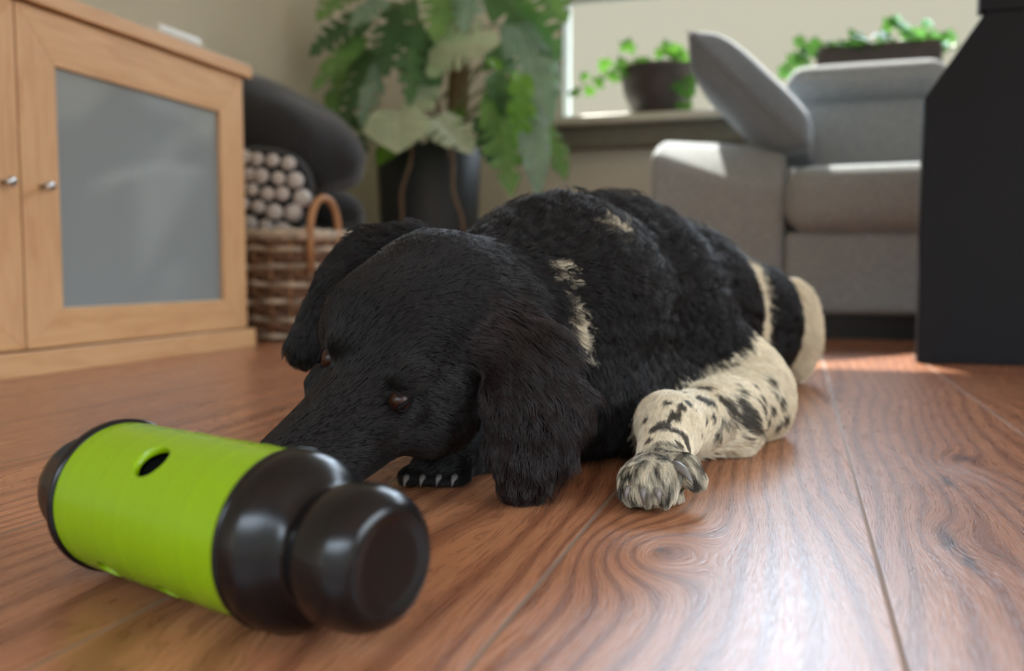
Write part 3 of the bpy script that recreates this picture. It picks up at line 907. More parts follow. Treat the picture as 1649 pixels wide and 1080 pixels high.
for i, (a, b, n_, w, mk, sl, dr) in enumerate(LV):
    A_, B_ = at(*a), at(*b)
    tr = pot_c + Vector((0, 0, max(pz, A_.z - random.uniform(0.05, 0.25)))) + _R * random.uniform(-0.05, 0.08)
    place_leaf(plant, A_, B_, vf(*n_), w, LM[mk], sl, 0.15, dr, 100 + i, stem_from=tr)

# ---- ivies on the window sill
M_IVY = leaf_material('ivy_green', srgb(24, 84, 22), srgb(52, 120, 34), srgb(80, 140, 60), 0.35, 0.3)
M_IVY_BLUE = leaf_material('ivy_dark_green', srgb(16, 70, 48), srgb(30, 100, 50), srgb(60, 120, 80), 0.3, 0.2)
M_SILLPOT = simple('dark_clay_pot', srgb(66, 60, 58), 0.6, 0.15, 25.0)
def ivy_leaf(bm, c, d, n, s):
    """Five lobed leaf."""
    d = Vector(d).normalized(); n = Vector(n); n = (n - d * n.dot(d)).normalized(); y = n.cross(d)
    out = [(0, 0), (-.25, .45), (.15, .75), (.32, .45), (.55, .85), (.72, .35), (1.15, 0), (.72, -.35), (.55, -.85), (.32, -.45), (.15, -.75), (-.25, -.45)]
    uvl = bm.loops.layers.uv.verify()
    cen = bm.verts.new(Vector(c) + d * (0.4 * s) + n * 0.10 * s)
    vs = [bm.verts.new(Vector(c) + d * (a * s) + y * (b * s) - n * (0.12 * s * abs(b))) for a, b in out]
    for i in range(len(vs)):
        f = bm.faces.new((cen, vs[i], vs[(i + 1) % len(vs)])); f.smooth = True
        for lp in f.loops:
            lp[uvl].uv = (0.5, 0.5)
def ivy(name, label, group, loc, shape, outl, spread, n_rand, trails, seed, mat, pot_len=0.0, pr=0.13, ph=0.19):
    rnd = random.Random(seed)
    root = empty(name, loc, label, 'potted plant', group)
    bm = B()
    if shape == 'bowl':
        add_lathe(bm, [(0, 0), (pr * 0.62, 0), (pr * 0.70, 0.01), (pr * 0.93, ph * 0.5), (pr * 1.0, ph * 0.85), (pr * 1.04, ph * 0.88), (pr * 1.04, ph), (pr * 0.94, ph), (pr * 0.9, ph * 0.9), (0, ph * 0.88)],
                  Matrix.Translation(loc), 40)
        obj('pot', bm, M_SILLPOT, root, smooth=True)
    else:
        x, y, z = loc; L = pot_len / 2
        add_box(bm, x - L, x + L, y - 0.075, y + 0.075, z, z + ph)
        obj('pot', bm, M_SILLPOT, root, bevel=0.015)
    bm = B()
    if shape == 'bowl': add_lathe(bm, [(0, ph * 0.92), (pr * 0.92, ph * 0.90), (pr * 0.92, ph * 0.885), (0, ph * 0.885)], Matrix.Translation(loc), 30)
    else: add_box(bm, loc[0] - pot_len / 2 + 0.01, loc[0] + pot_len / 2 - 0.01, loc[1] - 0.065, loc[1] + 0.065, loc[2] + ph, loc[2] + ph + 0.006)
    obj('soil', bm, M_SOIL, root)
    fb = B()
    for (px, py, d, s, ang) in outl:
        c = at(px, py, d)
        dd = _R * math.cos(ang) + Vector((0, 0, math.sin(ang))) + _FH * rnd.uniform(-.4, .4)
        ivy_leaf(fb, c - dd.normalized() * s * 0.5, dd, _FH * -1 + Vector((0, 0, rnd.uniform(0, .7))) + _R * rnd.uniform(-.5, .5), s)
    top = Vector(loc) + Vector((0, 0, ph))
    for _ in range(n_rand):
        a = rnd.uniform(0, 2 * PI); q = rnd.random() ** 0.5
        c = top + Vector((math.cos(a) * q * spread[0], math.sin(a) * q * spread[1], rnd.uniform(-0.02, spread[2] * (1 - q * q * 0.6))))
        dd = Vector((math.cos(a) + rnd.uniform(-.6, .6), math.sin(a) + rnd.uniform(-.6, .6), rnd.uniform(-.3, 1.0)))
        ivy_leaf(fb, c, dd, Vector((rnd.uniform(-.6, .6), -0.8, rnd.uniform(.1, 1))), rnd.uniform(0.022, 0.036))
    o = obj('foliage', fb, mat, root)
    for tr in trails:
        sb = B()
        pts = [at(*p) for p in tr]
        fine = []
        for i in range(len(pts) - 1):
            for k in range(4): fine.append(pts[i].lerp(pts[i + 1], k / 4))
        fine.append(pts[-1])
        add_tube(sb, fine, 0.003, 6)
        obj('trailing_stem', sb, M_STEM, root)
    return root
SD = 3.56
pl_ = onY(1062, 186, Y_BACK - 0.02); 
ivy_loc = Vector((onY(1062, 150, Y_BACK - 0.03).x, Y_BACK - 0.035, WIN_Z0))
ivy('potted_ivy', 'green ivy trailing from a dark bowl on the sill left of the cushion', 'ivies on the window sill', ivy_loc, 'bowl',
    [(1012, 72, 3.55, .05, 1.4), (1075, 72, 3.55, .05, 1.9), (1090, 80, 3.5, .045, .6), (1062, 84, 3.5, .04, 2.4), (1100, 92, 3.5, .05, -.5),
     (972, 103, 3.55, .045, 2.4), (985, 122, 3.55, .05, 3.4), (962, 130, 3.5, .045, 2.9), (940, 122, 3.5, .03, 2.2), (948, 148, 3.5, .035, 4.2),
     (925, 148, 3.5, .035, 3.4), (918, 150, 3.5, .02, 2.8), (1000, 100, 3.5, .045, 2.0), (1035, 98, 3.5, .045, 2.3), (1100, 120, 3.45, .05, -1.2), (1108, 150, 3.42, .05, -1.4),
     (1102, 176, 3.42, .05, -1.6), (1092, 140, 3.42, .04, -1.5), (1115, 130, 3.42, .04, -1.0), (1000, 112, 3.48, .045, 3.0), (1020, 110, 3.48, .04, 3.0)],
    (0.15, 0.09, 0.06), 26, [[(1030, 100, 3.5), (1000, 100, 3.5), (970, 120, 3.5), (945, 135, 3.5), (918, 152, 3.5)], [(1090, 95, 3.46), (1106, 130, 3.42), (1104, 180, 3.42)]], 5, M_IVY, pr=0.150, ph=0.185)
tloc = Vector((onY(1412, 90, Y_BACK - 0.05).x, Y_BACK - 0.07, WIN_Z0))
ivy('potted_ivy', 'bushy dark green ivy in a long trough on the sill above the sofa headrest', 'ivies on the window sill', tloc, 'trough',
    [(1285, 66, 3.4, .04, 2.8), (1300, 76, 3.4, .05, 2.4), (1318, 72, 3.4, .045, 1.8), (1275, 100, 3.4, .05, 3.6), (1262, 118, 3.4, .045, 3.9), (1290, 95, 3.38, .05, 3.4),
     (1372, 52, 3.4, .035, 2.4), (1385, 62, 3.4, .045, 1.9), (1345, 76, 3.4, .04, 1.6), (1360, 70, 3.4, .04, .6), (1430, 38, 3.4, .05, 2.4), (1445, 34, 3.4, .05, 1.2),
     (1460, 48, 3.4, .05, .2), (1420, 62, 3.4, .045, 2.8), (1492, 36, 3.4, .035, 1.8), (1480, 55, 3.4, .05, .8), (1505, 60, 3.4, .05, .2), (1528, 56, 3.4, .045, 1.3), (1522, 72, 3.4, .035, -.6), (1500, 80, 3.4, .045, -.4),
     (1400, 75, 3.38, .045, 2.0), (1440, 75, 3.36, .045, 1.0), (1465, 80, 3.36, .045, .2), (1330, 86, 3.38, .045, 2.6)],
    (0.26, 0.08, 0.05), 55, [[(1300, 90, 3.4), (1280, 100, 3.4), (1260, 120, 3.4)]], 9, M_IVY_BLUE, pot_len=0.42, ph=0.20)

# ================================================================== TREAT DISPENSER TOY
def toy():
    E0 = at(630, 908, 0.4360)                        # centre of the end cap facing the camera
    ang = math.radians(36)
    ax = _R * -math.cos(ang) + _FH * math.sin(ang)
    R_ = 0.0470
    E0.z = R_ + 0.0015
    cz = E0.z
    root = empty('treat_dispenser', E0 + ax * 0.14 - Vector((0, 0, cz)), 'lime green and black treat rolling toy lying before the dog', 'dog toy')
    zz = ax; yy = Vector((0, 0, 1)); xx = yy.cross(zz)
    mt = Matrix((xx, yy, zz)).transposed().to_4x4(); mt.translation = E0
    M_LIME = simple('lime_plastic', srgb(126, 162, 4), 0.24, 0.03, 10.0)
    M_BLK = simple('black_plastic', srgb(13, 12, 14), 0.22, 0.15, 14.0, spec=0.35)
    M_BLK_IN = simple('hollow_shade', srgb(8, 8, 8), 0.9, spec=0.05)
    # lime sleeve, hollow, with rounded treat holes
    prof = []
    t0, t1 = 0.0735, 0.230
    nseg = 60
    for i in range(nseg + 1):
        t = t0 + (t1 - t0) * i / nseg
        r = R_ - 0.0007
        for gk in (0.090, 0.105, 0.125, 0.145, 0.165, 0.185, 0.205, 0.220):
            r += 0.00045 * math.exp(-((t - gk) / 0.0009) ** 2)
        prof.append((r, t))
    prof += [(R_ - 0.0045, t1), (R_ - 0.0045, t0)]
    bm = B(); add_lathe(bm, prof, mt, 128, closed=True)
    o = obj('sleeve', bm, [M_LIME, M_BLK_IN], root, smooth=True)
    # holes: position along t and angle (measured from up, towards the camera)
    holes = [(0.156, 0.66, 0.0105), (0.195, 2.35, 0.0075), (0.14, 2.45, 0.0075), (0.11, -0.9, 0.008), (0.21, -1.6, 0.008), (0.15, 3.9, 0.008)]
    cut = B()
    for (t, a, rr) in holes:
        dirv = yy * math.cos(a) + (-xx * math.sin(a) if xx.dot(_FH) > 0 else xx * math.sin(a))
        c = E0 + zz * t + dirv * (R_ - 0.012)
        m4 = dirv.to_track_quat('Z', 'Y').to_matrix().to_4x4(); m4.translation = c
        b2 = B()
        k = rr
        add_lathe(b2, [(0, 0), (k, 0), (k, 0.0085), (k * 1.05, 0.0100), (k * 1.16, 0.0112), (k * 1.36, 0.0125), (k * 1.5, 0.016), (0, 0.016)], m4, 32)
        tmp = bpy.data.meshes.new('t'); b2.to_mesh(tmp); b2.free(); cut.from_mesh(tmp); bpy.data.meshes.remove(tmp)
    cm = bpy.data.meshes.new('cut'); cut.transform(wmat(root).inverted()); cut.to_mesh(cm); cut.free()
    co = bpy.data.objects.new('cut', cm); COL.objects.link(co); co.parent = root
    md = o.modifiers.new('holes', 'BOOLEAN'); md.object = co; md.operation = 'DIFFERENCE'; md.solver = 'EXACT'
    bpy.context.view_layer.update()
    dg = bpy.context.evaluated_depsgraph_get()
    nm = bpy.data.meshes.new_from_object(o.evaluated_get(dg))
    o.modifiers.clear(); o.data = nm
    bpy.data.objects.remove(co, do_unlink=True)
    # smooth by angle
    nm.polygons.foreach_set('use_smooth', [True] * len(nm.polygons))
    try: nm.set_sharp_from_angle(angle=math.radians(30))
    except Exception: pass
    # black core, coloured for the darkness of the hollow, seen through the holes
    bm = B(); add_lathe(bm, [(0, 0.0745), (R_ - 0.0075, 0.0745), (R_ - 0.0075, 0.229), (0, 0.229)], mt, 64)
    obj('dark_core', bm, M_BLK_IN, root, smooth=False)
    def endcap(sign, tb):
        """Rounded shoulder, waist and knob; tb is where it meets the sleeve, sign the outward direction."""
        P = [(0, 0.0), (R_ - 0.006, 0.0), (R_, 0.0004), (R_ + 0.0008, 0.002), (R_ + 0.0010, 0.006), (R_ + 0.0006, 0.012), (R_ - 0.0008, 0.018), (R_ - 0.0035, 0.0245), (R_ - 0.008, 0.0305),
             (R_ - 0.0125, 0.0345), (R_ - 0.0150, 0.0375), (R_ - 0.0158, 0.0405), (R_ - 0.0152, 0.0435), (R_ - 0.0128, 0.0475), (R_ - 0.0108, 0.052), (R_ - 0.0100, 0.058), (R_ - 0.0100, 0.066),
             (R_ - 0.0108, 0.072), (R_ - 0.0130, 0.0780), (R_ - 0.0165, 0.0825), (R_ - 0.0205, 0.0850), (R_ - 0.0225, 0.0852), (R_ - 0.0235, 0.0845), (R_ - 0.030, 0.0842), (0, 0.0842)]
        return P
    bm = B(); add_lathe(bm, [(r, 0.0735 - (h * 0.75 if h < 0.0405 else h - 0.0101)) for r, h in endcap(-1, 0)], mt, 96)
    obj('end_cap', bm, M_BLK, root, smooth=True)
    bm = B()
    Pl = [(0, 0), (R_ - 0.006, 0.0), (R_ + 0.0004, 0.0004), (R_ + 0.0014, 0.002), (R_ + 0.0012, 0.006), (R_ - 0.002, 0.010), (R_ - 0.008, 0.013), (R_ - 0.0115, 0.016), (R_ - 0.0125, 0.021),
          (R_ - 0.0125, 0.040), (R_ - 0.014, 0.046), (R_ - 0.018, 0.0490), (0, 0.0495)]
    add_lathe(bm, [(r, 0.230 + h) for r, h in Pl], mt, 96)
    obj('end_cap', bm, M_BLK, root, smooth=True)
    bm = B()
    add_lathe(bm, [(R_ - 0.004, 0.0718), (R_ + 0.0012, 0.0718), (R_ + 0.0016, 0.0735), (R_ + 0.0012, 0.0753), (R_ - 0.004, 0.0753)], mt, 96, closed=True)
    obj('collar', bm, M_BLK, root, smooth=True)
    return root
toy()

# ================================================================== THE DOG
import openvdb
DOG_D = 1.10
DOG_BASE = _FH * 1.15 + _R * 0.12
dog = empty('dog', DOG_BASE, 'black long haired dog with white patches and freckled white foreleg lying on the floor', 'dog', rotz=YAW)
DOG_M = wmat(dog); DOG_MI = DOG_M.inverted()

# everything below is in metres: r = to the right, d = away, z = up (a frame standing on the floor, turned with the dog)
def K(px, py, d):
    p = at(px, py, d)
    return np.array([p.dot(_R), p.dot(_FH), p.z])

SD_PRIMS = []      # (kind, params, smooth k, subtract?)
def cone(a, b, ra, rb, k=0.02, sub=False): SD_PRIMS.append(('c', (np.array(a, float), np.array(b, float), ra, rb), k, sub))
def ell(c, rad, rot=None, k=0.02, sub=False):
    SD_PRIMS.append(('e', (np.array(c, float), np.array(rad, float), np.eye(3) if rot is None else np.array(rot, float)), k, sub))
def basis(x, zhint):
    x = np.array(x, float); x /= np.linalg.norm(x)
    z = np.array(zhint, float); z -= x * z.dot(x); z /= np.linalg.norm(z)
    y = np.cross(z, x)
    return np.array([x, y, z])     # rows: local axes

# ---- trunk
ell(K(905, 515, 0.985), (0.115, 0.125, 0.118), k=0.05)
ell(K(985, 500, 1.13), (0.130, 0.15, 0.133), k=0.05)
ell(K(1075, 505, 1.30), (0.122, 0.17, 0.124), k=0.06)
ell(K(1150, 520, 1.45), (0.108, 0.13, 0.106), k=0.05)
ell(K(1010, 630, 1.02), (0.080, 0.10, 0.055), k=0.04)           # chest on the floor
ell(K(930, 640, 0.93), (0.075, 0.07, 0.055), k=0.04)
# neck
cone(K(770, 510, 0.87), K(880, 480, 0.99), 0.072, 0.098, k=0.04)
# near foreleg
SH, EL, CA, PW = K(1110, 545, 1.07), K(1212, 655, 1.035), K(1076, 686, 0.835), K(1066, 752, 0.765)
cone(SH, EL + np.array([0, 0.01, 0.012]), 0.062, 0.045, k=0.03)
ell(K(1190, 620, 1.05), (0.048, 0.05, 0.050), k=0.03)
cone(EL, CA, 0.0420, 0.0265, k=0.012)
ell(K(1165, 672, 0.95), (0.040, 0.05, 0.040), k=0.015)
cone(CA, PW, 0.0255, 0.0215, k=0.010)
cone(CA + np.array([0.0, 0.012, 0.004]), CA + np.array([0.002, -0.015, -0.002]), 0.0265, 0.0255, k=0.01)
# paw: pad block, four toes with raised knuckles
def toe(k0, k1, k2, r0, r1, r2, k=0.004):
    cone(k0, k1, r0, r1, k=k); cone(k1, k2, r1, r2, k=k)
ell(K(1056, 764, 0.752), (0.0270, 0.026, 0.0165), k=0.008)
toe(K(1036, 758, 0.750), K(1022, 771, 0.732), K(1017, 790, 0.722), .0115, .0115, .0100)
toe(K(1050, 753, 0.743), K(1043, 768, 0.722), K(1040, 793, 0.712), .0115, .0122, .0105)
toe(K(1070, 753, 0.743), K(1070, 769, 0.722), K(1069, 793, 0.713), .0115, .0122, .0105)
toe(K(1086, 745, 0.750), K(1103, 755, 0.735), K(1119, 772, 0.728), .0110, .0118, .0095)
ell(K(1058, 800, 0.745), (0.022, 0.018, 0.0075), k=0.006)       # pads
# far foreleg, folded under the head
cone(K(860, 640, 0.95), K(770, 725, 0.885), 0.050, 0.032, k=0.03)
cone(K(770, 735, 0.875), K(700, 755, 0.825), 0.027, 0.021, k=0.012)
for (x0, y0, x1, y1) in ((700, 748, 662, 768), (712, 750, 688, 774), (725, 752, 712, 776), (738, 752, 735, 776)):
    cone(K(x0, y0, 0.83), K(x1, y1, 0.80), 0.0125, 0.0105, k=0.005)
# haunches and hind foot
ell(K(1225, 520, 1.47), (0.055, 0.10, 0.085), k=0.04)
ell(K(1268, 530, 1.54), (0.050, 0.085, 0.086), k=0.022)
cone(K(1278, 590, 1.50), K(1262, 602, 1.58), 0.022, 0.026, k=0.02)
ell(K(1180, 590, 1.42), (0.06, 0.09, 0.05), k=0.04)
TAIL_A, TAIL_B = K(1150, 560, 1.62), K(1080, 580, 1.72)
cone(TAIL_A, TAIL_B, 0.035, 0.02, k=0.03)

# ---- head, in its own axes: hx forward along the muzzle, hy towards the near eye, hz out of the forehead
E_FAR, E_NEAR = K(531, 562, 0.735), K(658, 664, 0.690)
HM = (E_FAR + E_NEAR) / 2
hx = np.array([-0.56, -0.73, -0.387]); hx /= np.linalg.norm(hx)
hy = E_NEAR - E_FAR; hy -= hx * hy.dot(hx); hy /= np.linalg.norm(hy)
hz = np.cross(hx, hy)
if hz[2] < 0: hz = -hz
HR = np.array([hx, hy, hz])
def H(x, y, z): return HM + hx * x + hy * y + hz * z
ell(K(704, 492, 0.810), (0.070, 0.068, 0.064), HR, k=0.03)       # cranium
ell(K(628, 528, 0.762), (0.058, 0.056, 0.050), HR, k=0.03)       # forehead
ell(H(-0.050, 0.038, -0.045), (0.045, 0.028, 0.036), HR, k=0.03)     # cheeks
ell(H(-0.050, -0.036, -0.042), (0.045, 0.026, 0.034), HR, k=0.03)
cone(H(-0.010, 0, -0.016), H(0.085, 0, -0.034), 0.036, 0.0255, k=0.025)   # muzzle
cone(H(-0.02, 0.013, -0.040), H(0.075, 0.011, -0.046), 0.030, 0.024, k=0.015)
cone(H(-0.02, -0.013, -0.040), H(0.075, -0.011, -0.046), 0.030, 0.024, k=0.015)
cone(H(-0.030, 0.0, -0.062), H(0.060, 0, -0.062), 0.022, 0.013, k=0.012)  # lower jaw
for s in (1, -1):
    ell(H(-0.012, s * 0.033, 0.016), (0.020, 0.012, 0.010), HR, k=0.012)   # brows
    ell(H(0.004, s * 0.0445, 0.003), (0.0125, 0.0085, 0.0085), HR, k=0.006, sub=True)   # eye sockets
    ell(H(0.006, s * 0.037, -0.016), (0.022, 0.012, 0.010), HR, k=0.012)   # cheek ridge below the eye
ell(H(0.098, 0, -0.022), (0.013, 0.017, 0.013), HR, k=0.006)
# near ear: broad flap hanging to the floor
ec = [K(812, 490, 0.800), K(842, 560, 0.764), K(862, 640, 0.742), K(858, 712, 0.735), K(845, 768, 0.736)]
ew = [0.034, 0.044, 0.046, 0.039, 0.021]
for i in range(5):
    up = ec[max(i - 1, 0)] - ec[min(i + 1, 4)]
    ell(ec[i], (0.030 if i < 4 else 0.020, ew[i], 0.0135), basis(up, (0.25, -1, 0.15)), k=0.018)
# far ear: folds over and hangs beside the far eye
fc = [K(650, 392, 0.865), K(596, 402, 0.862), K(562, 436, 0.852), K(536, 480, 0.843), K(508, 528, 0.836), K(488, 565, 0.832)]
fw = [0.018, 0.023, 0.025, 0.023, 0.020, 0.0155]
for i in range(6):
    up = fc[max(i - 1, 0)] - fc[min(i + 1, 5)]
    ell(fc[i], (0.026 if i < 5 else 0.014, fw[i], 0.012), basis(up, (-0.25, -1, 0.35)), k=0.014)

def sd_prim(kind, prm, P):
    if kind == 'c':
        a, b, ra, rb = prm
        ba = b - a; h = np.clip(((P - a) @ ba) / ba.dot(ba), 0, 1)
        return np.linalg.norm(P - a - h[..., None] * ba, axis=-1) - (ra + (rb - ra) * h)
    c, rad, rot = prm
    q = (P - c) @ rot.T
    k0 = np.linalg.norm(q / rad, axis=-1); k1 = np.linalg.norm(q / (rad * rad), axis=-1)
    return k0 * (k0 - 1.0) / np.maximum(k1, 1e-6)

def build_sdf(vox):
    lo, hi = np.array([-0.32, 0.50, -0.012]), np.array([0.60, 1.86, 0.36])
    n = np.ceil((hi - lo) / vox).astype(int)
    ax = [lo[i] + vox * np.arange(n[i]) for i in range(3)]
    F_ = np.full(n, 0.08, np.float32)
    for kind, prm, k, sub in SD_PRIMS:
        if kind == 'c':
            pts = np.array([prm[0], prm[1]]); r = max(prm[2], prm[3])
        else:
            pts = np.array([prm[0]]); r = prm[1].max()
        m_ = r + 0.06
        i0 = np.maximum(((pts.min(0) - m_ - lo) / vox).astype(int), 0)
        i1 = np.minimum(((pts.max(0) + m_ - lo) / vox).astype(int) + 1, n)
        sl = tuple(slice(i0[j], i1[j]) for j in range(3))
        G = np.stack(np.meshgrid(*[ax[j][sl[j]] for j in range(3)], indexing='ij'), -1)
        d = sd_prim(kind, prm, G).astype(np.float32)
        f0 = F_[sl]
        if sub:
            h = np.clip(0.5 - 0.5 * (f0 + d) / k, 0, 1)
            F_[sl] = f0 + (-d - f0) * h + k * h * (1 - h)
        else:
            h = np.clip(0.5 + 0.5 * (f0 - d) / k, 0, 1)
            F_[sl] = f0 + (d - f0) * h - k * h * (1 - h)
    # rest on the floor
    Z = ax[2][None, None, :]
    F_ = np.maximum(F_, (0.002 - Z)).astype(np.float32)
    return F_, lo
VOX = 0.0036
SDF, LO = build_sdf(VOX)
grid = openvdb.FloatGrid(0.08)
grid.copyFromArray(SDF)
gp_, gq_ = grid.convertToQuads(isovalue=0.0)
gp_ = np.asarray(gp_, float) * VOX + LO
gq_ = np.asarray(gq_)[:, ::-1]
offs = np.array([DOG_BASE.dot(_R), DOG_BASE.dot(_FH), 0.0])
gp_local = gp_ - offs
me = bpy.data.meshes.new('body')
me.from_pydata(gp_local.tolist(), [], gq_.tolist())
me.update()
# keep the outer skin only, and make sure it faces outward
bm = B(); bm.from_mesh(me)
bmesh.ops.recalc_face_normals(bm, faces=bm.faces)
bmesh.ops.smooth_vert(bm, verts=bm.verts, factor=0.5, use_axis_x=True, use_axis_y=True, use_axis_z=True)
bm.to_mesh(me); bm.free()
print('DOG BODY', len(me.vertices), len(me.polygons))

# ---- coat: where is it white
bvh_v = [Vector(v.co) + Vector(offs) for v in me.vertices]
bvh = BVHTree.FromPolygons(bvh_v, [list(p.vertices) for p in me.polygons])
def hit(px, py):
    o_ = Vector((0, 0, CAM_H)); r = ray(px, py)
    d_ = Vector((r.dot(_R), r.dot(_FH), r.z)).normalized()
    h = bvh.ray_cast(o_, d_)
    return np.array(h[0]) if h[0] is not None else None
def stroke(pts, rads, n=10):
    out = []
    for i in range(len(pts) - 1):
        for k in range(n):
            t = k / n
            h = hit(pts[i][0] + (pts[i + 1][0] - pts[i][0]) * t, pts[i][1] + (pts[i + 1][1] - pts[i][1]) * t)
            if h is not None: out.append((h, rads[i] + (rads[i + 1] - rads[i]) * t))
    h = hit(*pts[-1])
    if h is not None: out.append((h, rads[-1]))
    return out
WHITE = []
WHITE += stroke([(1148, 370), (1178, 391), (1206, 430), (1224, 484), (1229, 530), (1221, 562)], [.012, .016, .021, .023, .021, .014])
WHITE += stroke([(975, 364), (1004, 378)], [.013, .010], 4)
WHITE += stroke([(893, 428), (900, 444)], [.007, .005], 4)
WHITE += stroke([(906, 468), (920, 486), (932, 524), (938, 562)], [.004, .006, .0085, .007], 8)
WHITE_HIND = [(K(1290, 530, 1.54), 0.098), (K(1282, 590, 1.52), 0.05)]
SPOTS = []
for px, py, r in ((1087, 668, 4.5), (1068, 684, 4), (1054, 690, 3), (1046, 705, 3), (1100, 700, 4.5), (1090, 712, 3.5), (1082, 724, 4), (1064, 728, 3), (1074, 648, 3), (1110, 648, 4), (1128, 640, 5), (1140, 646, 5), (1150, 650, 4), (1160, 640, 4.5),
                  (1180, 640, 4), (1195, 650, 5), (1204, 662, 5), (1210, 672, 4), (1150, 668, 4), (1165, 672, 3.5), (1176, 680, 4), (1190, 676, 4), (1186, 664, 4), (1222, 636, 4.5), (1240, 655, 4), (1216, 690, 4.5), (1225, 700, 4),
                  (1170, 655, 4.5), (1120, 660, 3), (1138, 676, 3), (1105, 632, 3.5), (1180, 618, 3), (1212, 640, 3), (1106, 712, 3), (1098, 655, 3), (1240, 712, 4), (1262, 700, 4), (1250, 706, 4), (1268, 685, 3), (1238, 628, 3), (1208, 618, 3), (1158, 690, 3.2), (1130, 695, 2.6), (1196, 702, 3), (1235, 672, 5), (1252, 640, 5), (1248, 680, 5), (1230, 690, 5), (1200, 684, 4), (1262, 668, 4), (1226, 655, 5), (1190, 630, 4), (1130, 625, 3.5), (1232, 610, 4), (1042, 672, 3), (1086, 692, 3), (1052, 720, 3.5), (1092, 735, 4)):
    h = hit(px, py)
    if h is not None: SPOTS.append((h, r * 0.001 * (1.2 if px < 1200 else 1.45)))
LEGSEG = [(SH + (EL - SH) * 0.3, EL, 0.085, 0.062), (EL, CA, 0.062, 0.045), (CA, PW, 0.045, 0.05), (PW, K(1060, 800, 0.72), 0.05, 0.045)]
bp0, bp1 = K(1085, 612, 0.97), K(1205, 562, 1.05)
bp2 = np.array([0.0, 0.0, CAM_H])
bn = np.cross(bp1 - bp0, bp2 - bp0); bn /= np.linalg.norm(bn)
if bn.dot(EL - bp0) < 0: bn = -bn

_w = RNG.normal(size=(14, 3)); _ph = RNG.uniform(0, 6.28, 14)
def wob(P, s):    # smooth random field in about -1..1
    return sum(np.sin(P @ (_w[i] * s) + _ph[i]) for i in range(14)) / 5.3
def segd(P, a, b):
    ba = b - a; h = np.clip(((P - a) @ ba) / ba.dot(ba), 0, 1)
    return np.linalg.norm(P - a - h[:, None] * ba, axis=1), h
def coat(P):
    """0 black ... 1 white, 2 = freckled paw."""
    N_ = len(P); w = np.zeros(N_)
    ns = wob(P, 260) * 0.003 + wob(P, 90) * 0.002
    for c, r in WHITE: w = np.maximum(w, (np.linalg.norm(P - c, axis=1) + ns < r) * 1.0)
    for c, r in WHITE_HIND: w = np.maximum(w, ((np.linalg.norm((P - c) * np.array([1, 0.8, 0.8]), axis=1) + ns < r) & (P[:, 0] > K(1258, 500, 1.5)[0])) * 1.0)
    leg = np.zeros(N_, bool)
    for a, b, ra, rb in LEGSEG:
        d_, h = segd(P, a, b); leg |= d_ < ra + (rb - ra) * h
    leg &= ((P - bp0) @ bn + ns * 1.5) > 0
    leg &= P[:, 0] > K(985, 800, 0.72)[0]
    w[leg] = 1.0
    sp = np.zeros(N_, bool)
    ax_ = (CA - EL) / np.linalg.norm(CA - EL)
    for c, r in SPOTS:
        v = P - c; along = v @ ax_
        sp |= np.sqrt(np.maximum((v * v).sum(1) - 0.35 * along ** 2, 0)) + ns * 0.7 < r
    w[leg & sp] = 0.08
    paw = leg & (P[:, 1] < K(1060, 740, 0.765)[1])
    w[paw] = np.clip(0.42 + 0.55 * wob(P[paw], 520) + 0.25 * wob(P[paw], 200), 0.03, 0.8)
    return w, leg, paw

def coat_mat(name, hair):
    m = bpy.data.materials.new(name); m.use_nodes = True
    nt = m.node_tree; nt.nodes.clear(); g = NT(nt)
    out = g.n('ShaderNodeOutputMaterial'); at_ = g.n('ShaderNodeAttribute', attribute_name='coat')
    bs = g.n('ShaderNodeBsdfPrincipled')
    g.l(at_.outputs['Color'], bs.inputs['Base Color'])
    bs.inputs['Roughness'].default_value = 0.42 if hair else 0.7
    bs.inputs['Specular IOR Level'].default_value = 0.36 if hair else 0.05
    g.l(bs.outputs[0], out.inputs[0])
    return m
M_SKIN = coat_mat('dog_undercoat', False)
M_FUR = coat_mat('dog_fur', True)
BLACKC, WHITEC, TANC = np.array([0.0068, 0.0056, 0.0056]), np.array([0.76, 0.67, 0.50]), np.array([0.30, 0.20, 0.13])
def coat_colour(w, jit):
    c = BLACKC[None] * (1 - w[:, None]) + WHITEC[None] * w[:, None]
    return c * jit[:, None]
VP = np.array([v.co for v in me.vertices]) + offs
wv, _, _ = coat(VP)
colv = coat_colour(wv, np.ones(len(VP)))
ca = me.color_attributes.new('coat', 'FLOAT_COLOR', 'POINT')
ca.data.foreach_set('color', np.concatenate([colv, np.ones((len(VP), 1))], 1).astype(np.float32).ravel())
body = link_mesh('body', me, M_SKIN, dog)

